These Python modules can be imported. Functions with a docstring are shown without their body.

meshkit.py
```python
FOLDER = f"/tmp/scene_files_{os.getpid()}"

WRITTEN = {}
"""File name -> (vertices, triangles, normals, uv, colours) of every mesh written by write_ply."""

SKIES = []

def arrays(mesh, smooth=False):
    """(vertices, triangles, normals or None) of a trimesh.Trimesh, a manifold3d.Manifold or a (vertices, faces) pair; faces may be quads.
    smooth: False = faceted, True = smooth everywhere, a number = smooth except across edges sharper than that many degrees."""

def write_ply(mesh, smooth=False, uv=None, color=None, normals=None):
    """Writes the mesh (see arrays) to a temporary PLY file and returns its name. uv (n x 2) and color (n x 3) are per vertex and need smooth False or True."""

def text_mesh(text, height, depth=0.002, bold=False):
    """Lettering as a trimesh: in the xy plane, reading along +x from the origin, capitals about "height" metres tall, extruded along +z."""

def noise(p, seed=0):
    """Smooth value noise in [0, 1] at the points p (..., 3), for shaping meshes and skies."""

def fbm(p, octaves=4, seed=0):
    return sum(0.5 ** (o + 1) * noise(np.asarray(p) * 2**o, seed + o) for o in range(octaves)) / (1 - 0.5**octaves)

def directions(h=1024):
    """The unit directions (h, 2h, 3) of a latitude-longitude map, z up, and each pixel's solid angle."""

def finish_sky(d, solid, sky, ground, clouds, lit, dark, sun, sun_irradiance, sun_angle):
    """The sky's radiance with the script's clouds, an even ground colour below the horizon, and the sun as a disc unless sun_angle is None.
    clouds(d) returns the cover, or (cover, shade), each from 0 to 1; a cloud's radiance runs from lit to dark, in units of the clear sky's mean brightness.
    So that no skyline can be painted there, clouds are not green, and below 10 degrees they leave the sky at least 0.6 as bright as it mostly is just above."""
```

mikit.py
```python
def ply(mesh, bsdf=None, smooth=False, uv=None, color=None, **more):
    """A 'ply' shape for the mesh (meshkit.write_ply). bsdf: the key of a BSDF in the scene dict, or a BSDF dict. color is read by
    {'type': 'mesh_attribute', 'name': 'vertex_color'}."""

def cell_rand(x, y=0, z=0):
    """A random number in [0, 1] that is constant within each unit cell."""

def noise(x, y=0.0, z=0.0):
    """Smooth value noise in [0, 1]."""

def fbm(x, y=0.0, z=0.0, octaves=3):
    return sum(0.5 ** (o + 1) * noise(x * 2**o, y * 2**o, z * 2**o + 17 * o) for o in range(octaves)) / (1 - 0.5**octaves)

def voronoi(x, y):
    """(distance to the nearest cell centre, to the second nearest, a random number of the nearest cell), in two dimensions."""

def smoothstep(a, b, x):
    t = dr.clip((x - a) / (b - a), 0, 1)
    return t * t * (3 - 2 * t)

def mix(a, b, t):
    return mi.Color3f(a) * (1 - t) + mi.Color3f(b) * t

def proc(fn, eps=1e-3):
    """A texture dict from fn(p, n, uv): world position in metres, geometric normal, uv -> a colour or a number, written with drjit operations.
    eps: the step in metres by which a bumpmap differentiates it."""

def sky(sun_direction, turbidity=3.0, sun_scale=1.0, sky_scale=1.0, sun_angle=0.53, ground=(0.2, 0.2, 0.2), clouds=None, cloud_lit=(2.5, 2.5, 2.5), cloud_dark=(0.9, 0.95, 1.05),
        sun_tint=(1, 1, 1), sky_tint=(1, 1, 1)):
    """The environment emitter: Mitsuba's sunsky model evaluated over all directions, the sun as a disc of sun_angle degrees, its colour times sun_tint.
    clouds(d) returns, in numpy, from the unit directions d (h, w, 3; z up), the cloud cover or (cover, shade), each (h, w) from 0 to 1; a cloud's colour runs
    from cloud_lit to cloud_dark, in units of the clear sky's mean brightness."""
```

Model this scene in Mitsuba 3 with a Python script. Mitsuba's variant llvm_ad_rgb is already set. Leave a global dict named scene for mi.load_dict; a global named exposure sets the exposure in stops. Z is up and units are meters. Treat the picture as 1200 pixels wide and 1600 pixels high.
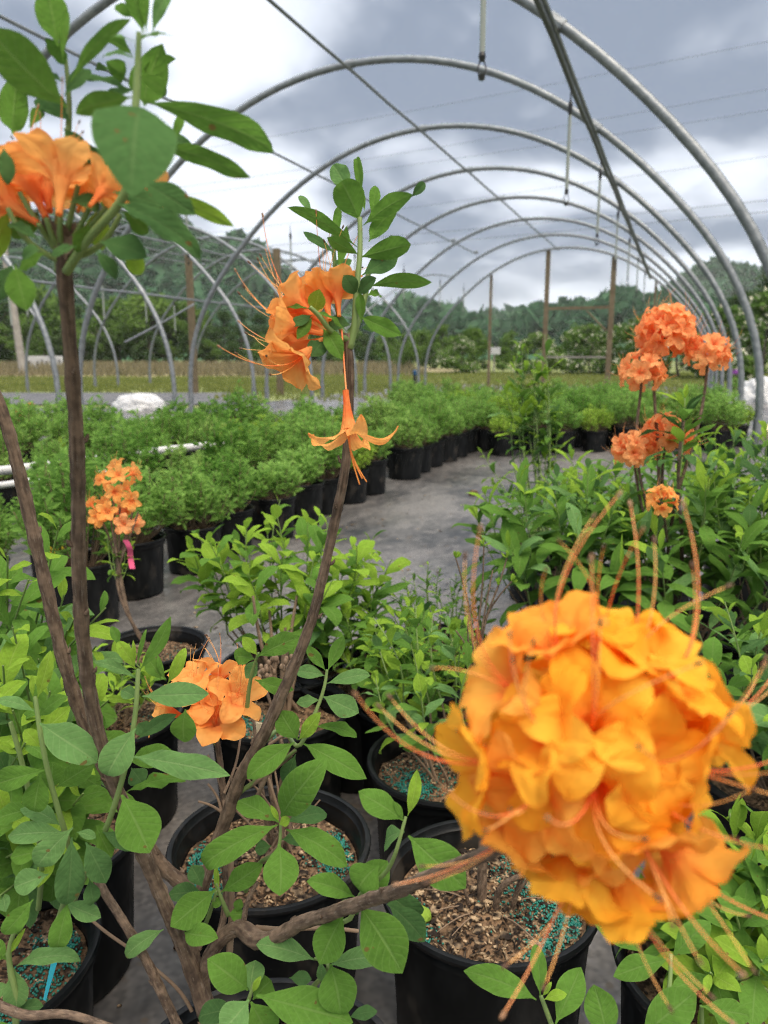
import math
import numpy as np
import trimesh
import mitsuba as mi
import drjit as dr
import mikit
import meshkit
from scipy.interpolate import CubicSpline
from mikit import proc, noise, fbm, smoothstep, mix, voronoi, cell_rand

scene, labels = {}, {}
T4 = mi.ScalarTransform4f
rng = np.random.default_rng(7)

# ------------------------------------------------------------------ camera, sky, exposure
F, H = 1190.0, 0.97                       # focal length in pixels of the 1200 x 1600 photograph, eye height
PITCH, YAW = math.atan(243 / F), math.atan(465 / math.hypot(F, 243))
cp, sp, cy, sy = math.cos(PITCH), math.sin(PITCH), math.cos(YAW), math.sin(YAW)
FWD = np.array([-sy * cp, cy * cp, -sp])
RIGHT = np.array([cy, sy, 0.0])
DOWN = np.cross(FWD, RIGHT)
EYE = np.array([0, 0, H])
scene['camera'] = {'type': 'thinlens', 'fov': 2 * math.degrees(math.atan(600 / F)), 'fov_axis': 'x',
                   'aperture_radius': 0.0017, 'focus_distance': 0.80, 'near_clip': 0.02, 'far_clip': 6000.0,
                   'to_world': T4().look_at(origin=EYE.tolist(), target=(EYE + FWD).tolist(), up=[0, 0, 1])}
exposure = 3.2
SUN = np.array([0.35, -0.30, 0.85])


def clouds(d):
    z = np.maximum(d[..., 2], 0.02)
    p = np.stack([d[..., 0] / (z + 0.22), d[..., 1] / (z + 0.22), np.full_like(z, 0.4)], -1)
    w = np.stack([meshkit.fbm(p * 1.6 + [3.1, 8.2, k * 5.0], 4, 3 + k) for k in range(3)], -1) - 0.5
    a = meshkit.fbm(p * 2.2 + w * 1.5 + [60.0, 33.0, 0], 7, 11)
    b = meshkit.fbm(p * 0.9 + [62.0, 5.4, 0], 2, 21)
    s = np.clip((0.7 * a + 0.3 * b - 0.375) / 0.22, 0, 1)
    s = s * s * (3 - 2 * s)
    low = np.clip((0.115 - d[..., 2]) / 0.08, 0, 1)          # a thinner, evenly bright deck towards the horizon
    s = s * (1 - 0.45 * low)
    e = np.clip((d[..., 2] - 0.38) / 0.5, 0, 1)             # an overcast sky is about three times as bright overhead as low down
    e = e * e * (3 - 2 * e)
    return np.ones_like(z), (1 - e) * (0.66 + 0.34 * s) + e * (0.12 + 0.36 * s)


scene['sky'] = mikit.sky(SUN, turbidity=3, sun_scale=0.28, sun_angle=40, clouds=clouds,
                         cloud_lit=(3.05, 3.15, 3.32), cloud_dark=(0.37, 0.45, 0.60), ground=(0.1, 0.11, 0.08))


# ------------------------------------------------------------------ points in the place
def ray(x, y):
    return FWD + RIGHT * (x - 600) / F + DOWN * (y - 800) / F


def W(x, y, z):
    return EYE + ray(x, y) * z


def G(x, y, h=0.0):
    r = ray(x, y)
    return EYE + r * (h - H) / r[2]


def unit(v):
    v = np.asarray(v, float)
    return v / max(np.linalg.norm(v), 1e-9)


# ------------------------------------------------------------------ keys, parts, labels
_used = {}


def key(name, parent=None):
    full = name if parent is None else parent + '__' + name
    n = _used.get(full, 0)
    _used[full] = n + 1
    return full if n == 0 else f'{full}_{n:03d}'


def thing(name, label, cat, group=None, kind=None):
    k = key(name)
    labels[k] = {'label': label, 'category': cat}
    if group:
        labels[k]['group'] = group
    if kind:
        labels[k]['kind'] = kind
    return k


def put(name, parent, shape, M=None, label=None, kind=None):
    k = key(name, parent)
    scene[k] = shape if M is None else {**shape, 'to_world': T4(np.asarray(M).tolist())}
    if label or kind:
        labels[k] = {}
        if label:
            labels[k]['label'] = label
        if kind:
            labels[k]['kind'] = kind
    return k


def tag(k, **kw):
    labels.setdefault(k, {}).update(kw)


class MB:
    def __init__(self):
        self.v, self.f, self.uv, self.n = [], [], [], 0

    def add(self, v, f, uv=None):
        v, f = np.asarray(v, float), np.asarray(f, int)
        if f.shape[1] == 4:
            f = np.vstack([f[:, [0, 1, 2]], f[:, [0, 2, 3]]])
        self.v.append(v)
        self.f.append(f + self.n)
        self.uv.append(np.zeros((len(v), 2)) if uv is None else uv)
        self.n += len(v)
        return self

    def box(self, c, s, R=None):
        b = trimesh.creation.box(extents=s)
        v = b.vertices if R is None else b.vertices @ np.asarray(R).T
        return self.add(v + np.asarray(c), b.faces)

    def tm(self, m, M=None):
        v = np.asarray(m.vertices)
        if M is not None:
            v = v @ np.asarray(M)[:3, :3].T + np.asarray(M)[:3, 3]
        return self.add(v, m.faces)

    def out(self, bsdf, smooth=False):
        v, f = np.vstack(self.v), np.vstack(self.f)
        if smooth is False or smooth is True:
            return mikit.ply((v, f), bsdf, smooth, uv=np.vstack(self.uv))
        return mikit.ply((v, f), bsdf, smooth)


def grid_faces(nu, nv, closed=False):
    """faces of a (nv rows) x (nu columns) grid of vertices, row-major"""
    i, j = np.meshgrid(np.arange(nu if closed else nu - 1), np.arange(nv - 1))
    i, j = i.ravel(), j.ravel()
    a, b = j * nu + i, j * nu + (i + 1) % nu
    return np.stack([a, b, b + nu, a + nu], 1)


def spline(pts, n):
    pts = np.asarray(pts, float)
    d = np.r_[0, np.cumsum(np.linalg.norm(np.diff(pts[:, :3], axis=0), axis=1))]
    t = np.linspace(0, d[-1], n)
    if len(pts) < 3:
        return np.stack([np.interp(t, d, pts[:, k]) for k in range(pts.shape[1])], 1)
    return CubicSpline(d, pts, bc_type='natural')(t)


def tube(c, r, ns=8, rough=0.0, seed=0, cap=True):
    """vertices, faces, uv of a tube along the points c with the radii r"""
    c = np.asarray(c, float)
    r = np.broadcast_to(np.asarray(r, float), (len(c),))
    t = np.gradient(c, axis=0)
    t /= np.linalg.norm(t, axis=1, keepdims=True) + 1e-12
    x = np.cross(t[0], [0, 0, 1] if abs(t[0][2]) < 0.9 else [1, 0, 0])
    x /= np.linalg.norm(x)
    X = []
    for k in range(len(c)):
        x = x - t[k] * (x @ t[k])
        x /= np.linalg.norm(x) + 1e-12
        X.append(x)
    X = np.array(X)
    Y = np.cross(t, X)
    a = np.arange(ns) * 2 * np.pi / ns
    ring = np.cos(a)[None, :, None] * X[:, None] + np.sin(a)[None, :, None] * Y[:, None]
    rr = np.repeat(r[:, None], ns, 1)
    if rough:
        q = c[:, None] + ring * r[:, None, None]
        rr = rr * (1 + rough * (meshkit.fbm(q * 90, 3, seed) - 0.5) * 2)
    v = (c[:, None] + ring * rr[..., None]).reshape(-1, 3)
    f = grid_faces(ns, len(c), True)
    f = np.vstack([f[:, [0, 1, 2]], f[:, [0, 2, 3]]])
    L = np.r_[0, np.cumsum(np.linalg.norm(np.diff(c, axis=0), axis=1))]
    uv = np.stack([np.tile(np.arange(ns) / ns, len(c)), np.repeat(L / max(L[-1], 1e-9), ns)], 1)
    if cap:
        n = len(v)
        v = np.vstack([v, c[:1], c[-1:]])
        uv = np.vstack([uv, [[0, 0]], [[0, 1]]])
        i = np.arange(ns)
        e = (len(c) - 1) * ns
        f = np.vstack([f, np.stack([(i + 1) % ns, i, np.full(ns, n)], 1), np.stack([e + i, e + (i + 1) % ns, np.full(ns, n + 1)], 1)])
    return v, f, uv


def frame(o, d, n, s=1.0):
    """matrix with +Y along d and +Z near n"""
    d = unit(d)
    n = np.asarray(n, float)
    n = unit(n - d * (n @ d))
    x = np.cross(d, n)
    M = np.eye(4)
    s = np.broadcast_to(np.asarray(s, float), (3,))
    M[:3, 0], M[:3, 1], M[:3, 2], M[:3, 3] = x * s[0], d * s[1], n * s[2], o
    return M


# ------------------------------------------------------------------ materials
def two(b):
    return {'type': 'twosided', 'bsdf': b}


def pr(color, rough=0.5, spec=0.5, **kw):
    c = {'type': 'rgb', 'value': list(color)} if isinstance(color, (tuple, list)) else proc(color)
    return {'type': 'principled', 'base_color': c, 'roughness': rough, 'specular': spec, **kw}


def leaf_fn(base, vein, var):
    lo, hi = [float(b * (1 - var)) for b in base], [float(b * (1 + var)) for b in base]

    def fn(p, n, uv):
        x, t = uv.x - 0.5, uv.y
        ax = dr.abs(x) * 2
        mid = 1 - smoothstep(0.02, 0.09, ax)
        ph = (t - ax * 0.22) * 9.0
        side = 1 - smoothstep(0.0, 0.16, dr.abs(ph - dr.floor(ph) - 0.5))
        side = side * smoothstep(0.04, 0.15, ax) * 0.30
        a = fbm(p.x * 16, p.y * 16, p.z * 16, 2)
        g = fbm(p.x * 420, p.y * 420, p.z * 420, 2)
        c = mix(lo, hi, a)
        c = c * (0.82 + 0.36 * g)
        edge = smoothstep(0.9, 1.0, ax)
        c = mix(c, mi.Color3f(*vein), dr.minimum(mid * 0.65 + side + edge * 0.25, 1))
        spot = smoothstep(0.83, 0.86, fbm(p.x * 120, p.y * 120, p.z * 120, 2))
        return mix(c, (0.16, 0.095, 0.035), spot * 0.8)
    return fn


def leaf_height(p, n, uv):
    x, t = uv.x - 0.5, uv.y
    ax = dr.abs(x) * 2
    ph = (t - ax * 0.22) * 9.0
    side = smoothstep(0.0, 0.22, dr.abs(ph - dr.floor(ph) - 0.5))
    mid = smoothstep(0.0, 0.09, ax)
    return side * 0.35 + mid * 0.5 + 0.5 * noise(p.x * 300, p.y * 300, p.z * 300)


def thin(color, rough=0.45, trans=0.7, **kw):
    return {'type': 'principledthin', 'base_color': {'type': 'rgb', 'value': list(color)} if isinstance(color, (tuple, list)) else proc(color),
            'roughness': rough, 'diff_trans': trans, 'eta': 1.4, **kw}


HEIGHT = proc(leaf_height, eps=3e-4)
for nm, base, vein, rough, tr in (
        ('leaf_green', (0.108, 0.228, 0.038), (0.18, 0.30, 0.08), 0.33, 0.72),
        ('leaf_soft', (0.130, 0.258, 0.080), (0.24, 0.37, 0.15), 0.50, 0.66),
        ('leaf_bright', (0.24, 0.40, 0.045), (0.36, 0.50, 0.10), 0.45, 0.85),
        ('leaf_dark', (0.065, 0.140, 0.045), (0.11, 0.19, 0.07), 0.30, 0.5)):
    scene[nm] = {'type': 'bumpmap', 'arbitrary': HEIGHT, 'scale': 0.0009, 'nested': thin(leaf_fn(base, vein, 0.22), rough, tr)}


def mass_fn(c0, c1, f):
    def fn(p, n, uv):
        return mix(c0, c1, fbm(p.x * f, p.y * f, p.z * f, 2))
    return fn


scene['foliage_fine'] = thin(mass_fn((0.085, 0.220, 0.030), (0.32, 0.52, 0.13), 1.9), 0.5, 0.9)
scene['foliage_pale'] = thin(mass_fn((0.17, 0.32, 0.065), (0.32, 0.48, 0.13), 3.5), 0.5, 0.85)
scene['foliage_lime'] = thin(mass_fn((0.20, 0.34, 0.04), (0.36, 0.52, 0.09), 2.2), 0.5, 0.8)
scene['foliage_tree'] = thin(mass_fn((0.065, 0.128, 0.030), (0.160, 0.255, 0.060), 0.35), 0.6, 0.75)
scene['foliage_tree_dark'] = thin(mass_fn((0.040, 0.078, 0.028), (0.085, 0.135, 0.045), 0.4), 0.6, 0.6)
scene['foliage_hill'] = thin(mass_fn((0.045, 0.112, 0.062), (0.088, 0.172, 0.085), 0.03), 0.8, 0.5)
scene['blossom_white'] = thin((0.70, 0.69, 0.55), 0.6, 0.5)


def petal_fn(tip, throat, blotch):
    def fn(p, n, uv):
        t = uv.y
        a = fbm(p.x * 55, p.y * 55, p.z * 55, 2)
        g = noise(uv.x * 46, t * 3, 0.5)
        c = mix(throat, tip, smoothstep(0.22, 0.58, t))
        c = mix(c, blotch, smoothstep(0.35, 0.75, a) * 0.75)
        line = smoothstep(0.55, 0.85, g) * smoothstep(0.2, 0.45, t) * (1 - smoothstep(0.75, 1.0, t))
        c = c * (1 - line * mi.Color3f(0.06, 0.32, 0.4))
        return mix(c, mi.Color3f(*tip) * mi.Color3f(0.98, 0.78, 0.9), smoothstep(0.9, 1.0, t) * 0.4)
    return fn


def petal_height(p, n, uv):
    return noise(uv.x * 60, uv.y * 5, 0.3) + noise(p.x * 260, p.y * 260, p.z * 260)


PH = proc(petal_height, eps=3e-4)
for nm, tip, throat, bl in (
        ('petal_gold', (0.96, 0.47, 0.040), (0.90, 0.24, 0.035), (0.96, 0.60, 0.075)),
        ('petal_amber', (0.95, 0.43, 0.065), (0.90, 0.25, 0.05), (0.96, 0.55, 0.11)),
        ('petal_orange', (0.95, 0.44, 0.12), (0.88, 0.25, 0.08), (0.95, 0.52, 0.17)),
        ('petal_salmon', (0.95, 0.41, 0.165), (0.90, 0.28, 0.11), (0.95, 0.50, 0.21))):
    scene[nm] = {'type': 'bumpmap', 'arbitrary': PH, 'scale': 0.0009, 'nested': thin(petal_fn(tip, throat, bl), 0.55, 0.95)}


def stamen_fn(p, n, uv):
    c = mix((0.90, 0.24, 0.07), (0.93, 0.48, 0.15), smoothstep(0.10, 0.6, uv.y))
    return mix(c, (0.10, 0.045, 0.02), smoothstep(0.955, 0.965, uv.y))


scene['stamen_skin'] = two(pr(stamen_fn, 0.45))
scene['style_skin'] = two(pr(lambda p, n, uv: mix(mix((0.88, 0.20, 0.07), (0.90, 0.36, 0.13), smoothstep(0.3, 0.8, uv.y)), (0.30, 0.16, 0.08), smoothstep(0.955, 0.965, uv.y)), 0.4))


def bark_uv(uv, f, g):
    return fbm(dr.cos(uv.x * 6.2832) * f, dr.sin(uv.x * 6.2832) * f + 9.0, uv.y * g, 3)


def bark_fn(p, n, uv):
    a = 0.55 * bark_uv(uv, 2.6, 26.0) + 0.45 * fbm(p.x * 140, p.y * 140, p.z * 90, 3)
    b = bark_uv(uv, 5.0, 70.0)
    c = mix((0.062, 0.042, 0.030), (0.180, 0.126, 0.086), smoothstep(0.30, 0.70, a))
    c = c * (0.75 + 0.5 * fbm(p.x * 300, p.y * 300, p.z * 300, 2))
    return mix(c, (0.24, 0.20, 0.155), smoothstep(0.62, 0.76, b) * 0.4)


scene['bark'] = two({'type': 'bumpmap', 'arbitrary': proc(lambda p, n, uv: bark_uv(uv, 3.5, 22.0) + 0.4 * bark_uv(uv, 6.0, 80.0), eps=4e-4), 'scale': 0.0014,
                     'nested': pr(bark_fn, 0.75, 0.3)})
scene['twig'] = two(pr(mass_fn((0.13, 0.085, 0.055), (0.25, 0.18, 0.12), 60.0), 0.7, 0.3))
scene['green_stem'] = two(pr(mass_fn((0.12, 0.19, 0.055), (0.20, 0.28, 0.09), 50.0), 0.55, 0.4, sheen=0.5))
scene['trunk_far'] = two(pr((0.10, 0.085, 0.07), 0.85, 0.2))


def pot_fn(p, n, uv):
    a = fbm(p.x * 40, p.y * 40, p.z * 14, 3)
    c = mix((0.0035, 0.0042, 0.0046), (0.010, 0.011, 0.0115), smoothstep(0.4, 0.8, a))
    return mix(c, (0.050, 0.043, 0.035), smoothstep(0.60, 0.74, fbm(p.x * 17, p.y * 17, p.z * 9, 4)) * 0.55)


def pot_rough(p, n, uv):
    return 0.30 + 0.28 * fbm(p.x * 60, p.y * 60, p.z * 25, 2)


scene['pot_plastic'] = two({**pr(pot_fn, proc(pot_rough), 0.22)})


def soil_fn(p, n, uv):
    a = fbm(p.x * 190, p.y * 190, p.z * 190, 3)
    return mix((0.030, 0.019, 0.012), (0.20, 0.125, 0.070), smoothstep(0.3, 0.72, a))


scene['soil_mix'] = two({'type': 'bumpmap', 'arbitrary': proc(lambda p, n, uv: fbm(p.x * 220, p.y * 220, 0.3, 3), eps=4e-4), 'scale': 0.006, 'nested': pr(soil_fn, 0.9, 0.2)})
scene['chip_wood'] = two(pr(lambda p, n, uv: mix((0.014, 0.009, 0.006), (0.38, 0.27, 0.16), dr.square(smoothstep(0.25, 0.85, noise(p.x * 150, p.y * 150, p.z * 150)))), 0.8, 0.25))
scene['granule_teal'] = two(pr(mass_fn((0.002, 0.075, 0.058), (0.010, 0.19, 0.14), 160.0), 0.35, 0.5))


def fabric_fn(p, n, uv):
    a = fbm(p.x * 1.3, p.y * 1.3, 0.2, 4)
    b = 0.5 * fbm(p.x * 26, p.y * 15, 0.7, 3) + 0.5 * fbm(p.x * 5.5, p.y * 2.6, 1.7, 3)
    g = noise(p.x * 120, p.y * 120, 0.1)
    w = 0.5 + 0.5 * dr.sin(p.x * 2600) * dr.sin(p.y * 2600)
    c = mix((0.015, 0.016, 0.018), (0.034, 0.035, 0.038), a * 0.6 + w * 0.4)
    dust = smoothstep(0.30, 0.64, b * 0.65 + a * 0.35)
    c = mix(c, (0.205, 0.192, 0.180), dust * (0.35 + 0.5 * g))
    spot = smoothstep(0.70, 0.76, fbm(p.x * 28, p.y * 28, 0.4, 2))
    return mix(c, (0.10, 0.075, 0.05), spot * 0.6)


def fabric_rough(p, n, uv):
    a = fbm(p.x * 1.9, p.y * 1.9, 3.2, 4)
    return 0.24 + 0.24 * smoothstep(0.3, 0.75, a)


scene['weed_fabric'] = two({'type': 'bumpmap', 'arbitrary': proc(lambda p, n, uv: fbm(p.x * 5, p.y * 5, 0.3, 3) + 0.1 * noise(p.x * 60, p.y * 60, 0.1), eps=2e-3), 'scale': 0.02,
                            'nested': pr(fabric_fn, proc(fabric_rough), 0.42)})
scene['meadow_soil'] = two(pr(mass_fn((0.095, 0.12, 0.045), (0.15, 0.165, 0.07), 0.5), 0.9, 0.1))
scene['field_dry'] = two(pr(mass_fn((0.14, 0.13, 0.07), (0.21, 0.18, 0.11), 0.4), 0.95, 0.1))
scene['asphalt'] = two(pr(mass_fn((0.055, 0.058, 0.063), (0.10, 0.10, 0.105), 3.0), 0.7, 0.4))
scene['grass_blade'] = thin(mass_fn((0.16, 0.20, 0.05), (0.28, 0.30, 0.10), 0.7), 0.6, 0.8)
scene['grass_dry'] = thin(mass_fn((0.17, 0.16, 0.085), (0.28, 0.235, 0.145), 0.5), 0.7, 0.7)


def steel_fn(p, n, uv):
    a = fbm(p.x * 22, p.y * 22, p.z * 22, 3)
    return mix((0.175, 0.195, 0.21), (0.275, 0.295, 0.31), smoothstep(0.2, 0.8, a))


scene['galvanised'] = two(pr(steel_fn, 0.5, 0.5, metallic=0.5))
scene['galvanised_dark'] = two(pr((0.09, 0.10, 0.10), 0.5, 0.5, metallic=0.3))
scene['black_plastic'] = two(pr((0.015, 0.015, 0.016), 0.4))
scene['clear_plastic'] = two(pr((0.27, 0.30, 0.265), 0.3))
scene['white_plastic'] = two(pr(mass_fn((0.38, 0.39, 0.40), (0.60, 0.60, 0.59), 5.0), 0.45))
scene['timber'] = two(pr(mass_fn((0.10, 0.080, 0.048), (0.19, 0.150, 0.095), 9.0), 0.8, 0.2))
scene['timber_pale'] = two(pr(mass_fn((0.42, 0.34, 0.22), (0.58, 0.48, 0.33), 20.0), 0.75, 0.2))
scene['timber_grey'] = two(pr(mass_fn((0.20, 0.185, 0.165), (0.32, 0.30, 0.27), 5.0), 0.85, 0.2))
scene['tag_teal'] = two(pr((0.03, 0.36, 0.45), 0.4))
scene['valve_blue'] = two(pr((0.015, 0.07, 0.16), 0.4))
scene['tag_beige'] = two(pr((0.50, 0.42, 0.28), 0.5))
scene['tag_yellow'] = two(pr((0.85, 0.60, 0.02), 0.5))
scene['tape_pink'] = two(pr((0.70, 0.10, 0.22), 0.5))
scene['petal_purple'] = thin((0.33, 0.10, 0.42), 0.5, 0.6)
scene['wire_skin'] = two(pr((0.10, 0.105, 0.115), 0.6))

# ------------------------------------------------------------------ setting: ground, road, field, hills


def quad_sheet(pts, bsdf, z, n=2):
    pts = np.asarray(pts, float)
    m = trimesh.creation.triangulate_polygon(__import__('shapely').Polygon(pts[:, :2]), engine='earcut')
    return mikit.ply((np.c_[m[0], np.full(len(m[0]), z)], m[1]), bsdf)


def struct(name, shape, label):
    k = key(name)
    scene[k] = shape
    labels[k] = {'label': label, 'kind': 'structure'}
    return k


def cam_xy(lat, fw):
    """ground point lat metres right of and fw metres ahead of the eye"""
    return np.array([lat * cy - fw * sy, lat * sy + fw * cy])


R = 1600
HAZE = 0.00024
scene['haze_air'] = {'type': 'homogeneous', 'albedo': {'type': 'rgb', 'value': [0.93, 0.95, 0.97]}, 'sigma_t': HAZE}
scene['camera']['medium'] = {'type': 'ref', 'id': 'haze_air'}
scene['haze'] = {'type': 'cube', 'to_world': T4().translate([0, 0, 58]).scale([R + 60, R + 60, 62]), 'bsdf': {'type': 'null'}, 'interior': {'type': 'ref', 'id': 'haze_air'}}
labels['haze'] = {'label': 'thin pale air between the eye and the hills', 'category': 'haze', 'kind': 'stuff'}
struct('ground', quad_sheet([(-R, -R), (R, -R), (R, R), (-R, R)], 'meadow_soil', -0.02), 'open meadow ground reaching to the hills')
fab = [(-17, -3.0), (3.2, -3.0), (3.2, 13.0), (2.4, 27.0), (-8.4, 27.0), (-8.4, 12.5), (-17, 9.5)]
struct('ground_fabric', quad_sheet(fab, 'weed_fabric', 0.0), 'grey black weed fabric floor of the growing houses')
rd = [cam_xy(-60, 15.6), cam_xy(-3.0, 15.8), cam_xy(-3.4, 21), cam_xy(-60, 20.5)]
struct('road', quad_sheet([(*p, 0) for p in rd], 'asphalt', 0.006), 'grey farm road crossing behind the left growing house')
fd = [cam_xy(-160, 34), cam_xy(-2, 36), cam_xy(6, 52), cam_xy(4, 74), cam_xy(-160, 76)]
struct('field', quad_sheet([(*p, 0) for p in fd], 'field_dry', 0.004), 'tan dry field in front of the left treeline')


def blades(n, area, h0, h1, w, seed):
    r = np.random.default_rng(seed)
    mb = MB()
    (l0, l1), (f0, f1) = area
    la, fw = r.uniform(l0, l1, n), np.sqrt(r.uniform(f0 ** 2, f1 ** 2, n))
    x = la * cy - fw * sy
    y = la * sy + fw * cy
    a = r.uniform(0, 2 * np.pi, n)
    h = r.uniform(h0, h1, n)
    ww = w * (0.6 + r.random(n))
    lx, ly = r.normal(0, 0.3, n) * h, r.normal(0, 0.3, n) * h
    v = np.stack([np.stack([x - np.cos(a) * ww, y - np.sin(a) * ww, x * 0 - 0.015], 1),
                  np.stack([x + np.cos(a) * ww, y + np.sin(a) * ww, x * 0 - 0.015], 1),
                  np.stack([x + lx, y + ly, h], 1)], 1).reshape(-1, 3)
    return mb.add(v, np.arange(3 * n).reshape(-1, 3))


k = key('meadow_grass')
mb = blades(26000, ((-26, 0), (21, 36)), 0.05, 0.16, 0.03, 3)
m2 = blades(26000, ((-4, 22), (17, 46)), 0.05, 0.15, 0.035, 4)
mb.add(np.vstack(m2.v), np.vstack(m2.f))
scene[k] = mb.out('grass_blade')
labels[k] = {'label': 'green mown grass beyond the growing houses', 'category': 'grass', 'kind': 'stuff'}
k = key('dry_grass')
scene[k] = blades(30000, ((-75, 2), (38, 76)), 0.15, 0.75, 0.06, 5).out('grass_dry')
labels[k] = {'label': 'tall tan grass of the field before the trees', 'category': 'dry grass', 'kind': 'stuff'}


def mound_height(x, y, mounds):
    z = np.zeros_like(x)
    for (cx, cy_, ax, ay, ang, hh) in mounds:
        dx, dy = x - cx, y - cy_
        c, s = math.cos(ang), math.sin(ang)
        u, w = (dx * c + dy * s) / ax, (-dx * s + dy * c) / ay
        z = np.maximum(z, hh * np.exp(-(u * u + w * w) * 1.2))
    return z


def hill(name, label, mounds, seed, trees, size):
    r = np.random.default_rng(seed)
    C = np.array([[m[0], m[1]] for m in mounds])
    ext = max(max(m[2], m[3]) for m in mounds) * 2.0
    lo, hi = C.min(0) - ext, C.max(0) + ext
    n = 90
    X, Y = np.meshgrid(np.linspace(lo[0], hi[0], n), np.linspace(lo[1], hi[1], n))
    rel = lambda x, y: 0.82 + 0.36 * meshkit.fbm(np.stack([x / 70, y / 70, x * 0], -1), 3, seed)
    Z = mound_height(X, Y, mounds) * rel(X, Y) - 1.5
    struct(name, mikit.ply((np.stack([X, Y, Z], -1).reshape(-1, 3), grid_faces(n, n)), 'foliage_hill', True), label)
    # the wood on it: crowns of leaf-clump faces
    out = MB()
    px, py = r.uniform(lo[0], hi[0], trees * 6), r.uniform(lo[1], hi[1], trees * 6)
    pz = mound_height(px, py, mounds) * rel(px, py) - 1.5
    ok = np.nonzero((pz > 2.0))[0][:trees]
    nl = 46
    for i in ok:
        s = size * r.uniform(0.6, 1.25)
        d = r.normal(size=(nl, 3))
        d /= np.linalg.norm(d, axis=1, keepdims=True)
        d[:, 2] = np.abs(d[:, 2]) * 1.1 - 0.15
        c = np.array([px[i], py[i], pz[i] + s * 0.55]) + d * np.array([s * 0.55, s * 0.55, s * 0.6]) * r.uniform(0.6, 1.05, (nl, 1))
        a = r.normal(size=(nl, 3))
        b = r.normal(size=(nl, 3))
        q = s * 0.17
        out.add(np.stack([c - a * q, c + b * q, c + a * q * 0.8, c - b * q], 1).reshape(-1, 3), np.arange(nl * 4).reshape(-1, 4))
    kk = key('hillside_wood')
    scene[kk] = out.out('foliage_hill')
    labels[kk] = {'label': 'distant wood covering the ' + label, 'category': 'wood', 'kind': 'stuff'}


def mnd(px, dist, ptop, wpx, depth):
    """a mound whose top stands at the photo column px and row ptop when seen from the eye, dist metres off"""
    p = cam_xy((px - 600) / 1214 * dist, dist)
    return (p[0], p[1], wpx / 1214 * dist, depth, YAW, (557 - ptop) / 1214 * dist * 1.0 + 0.5)


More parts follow.
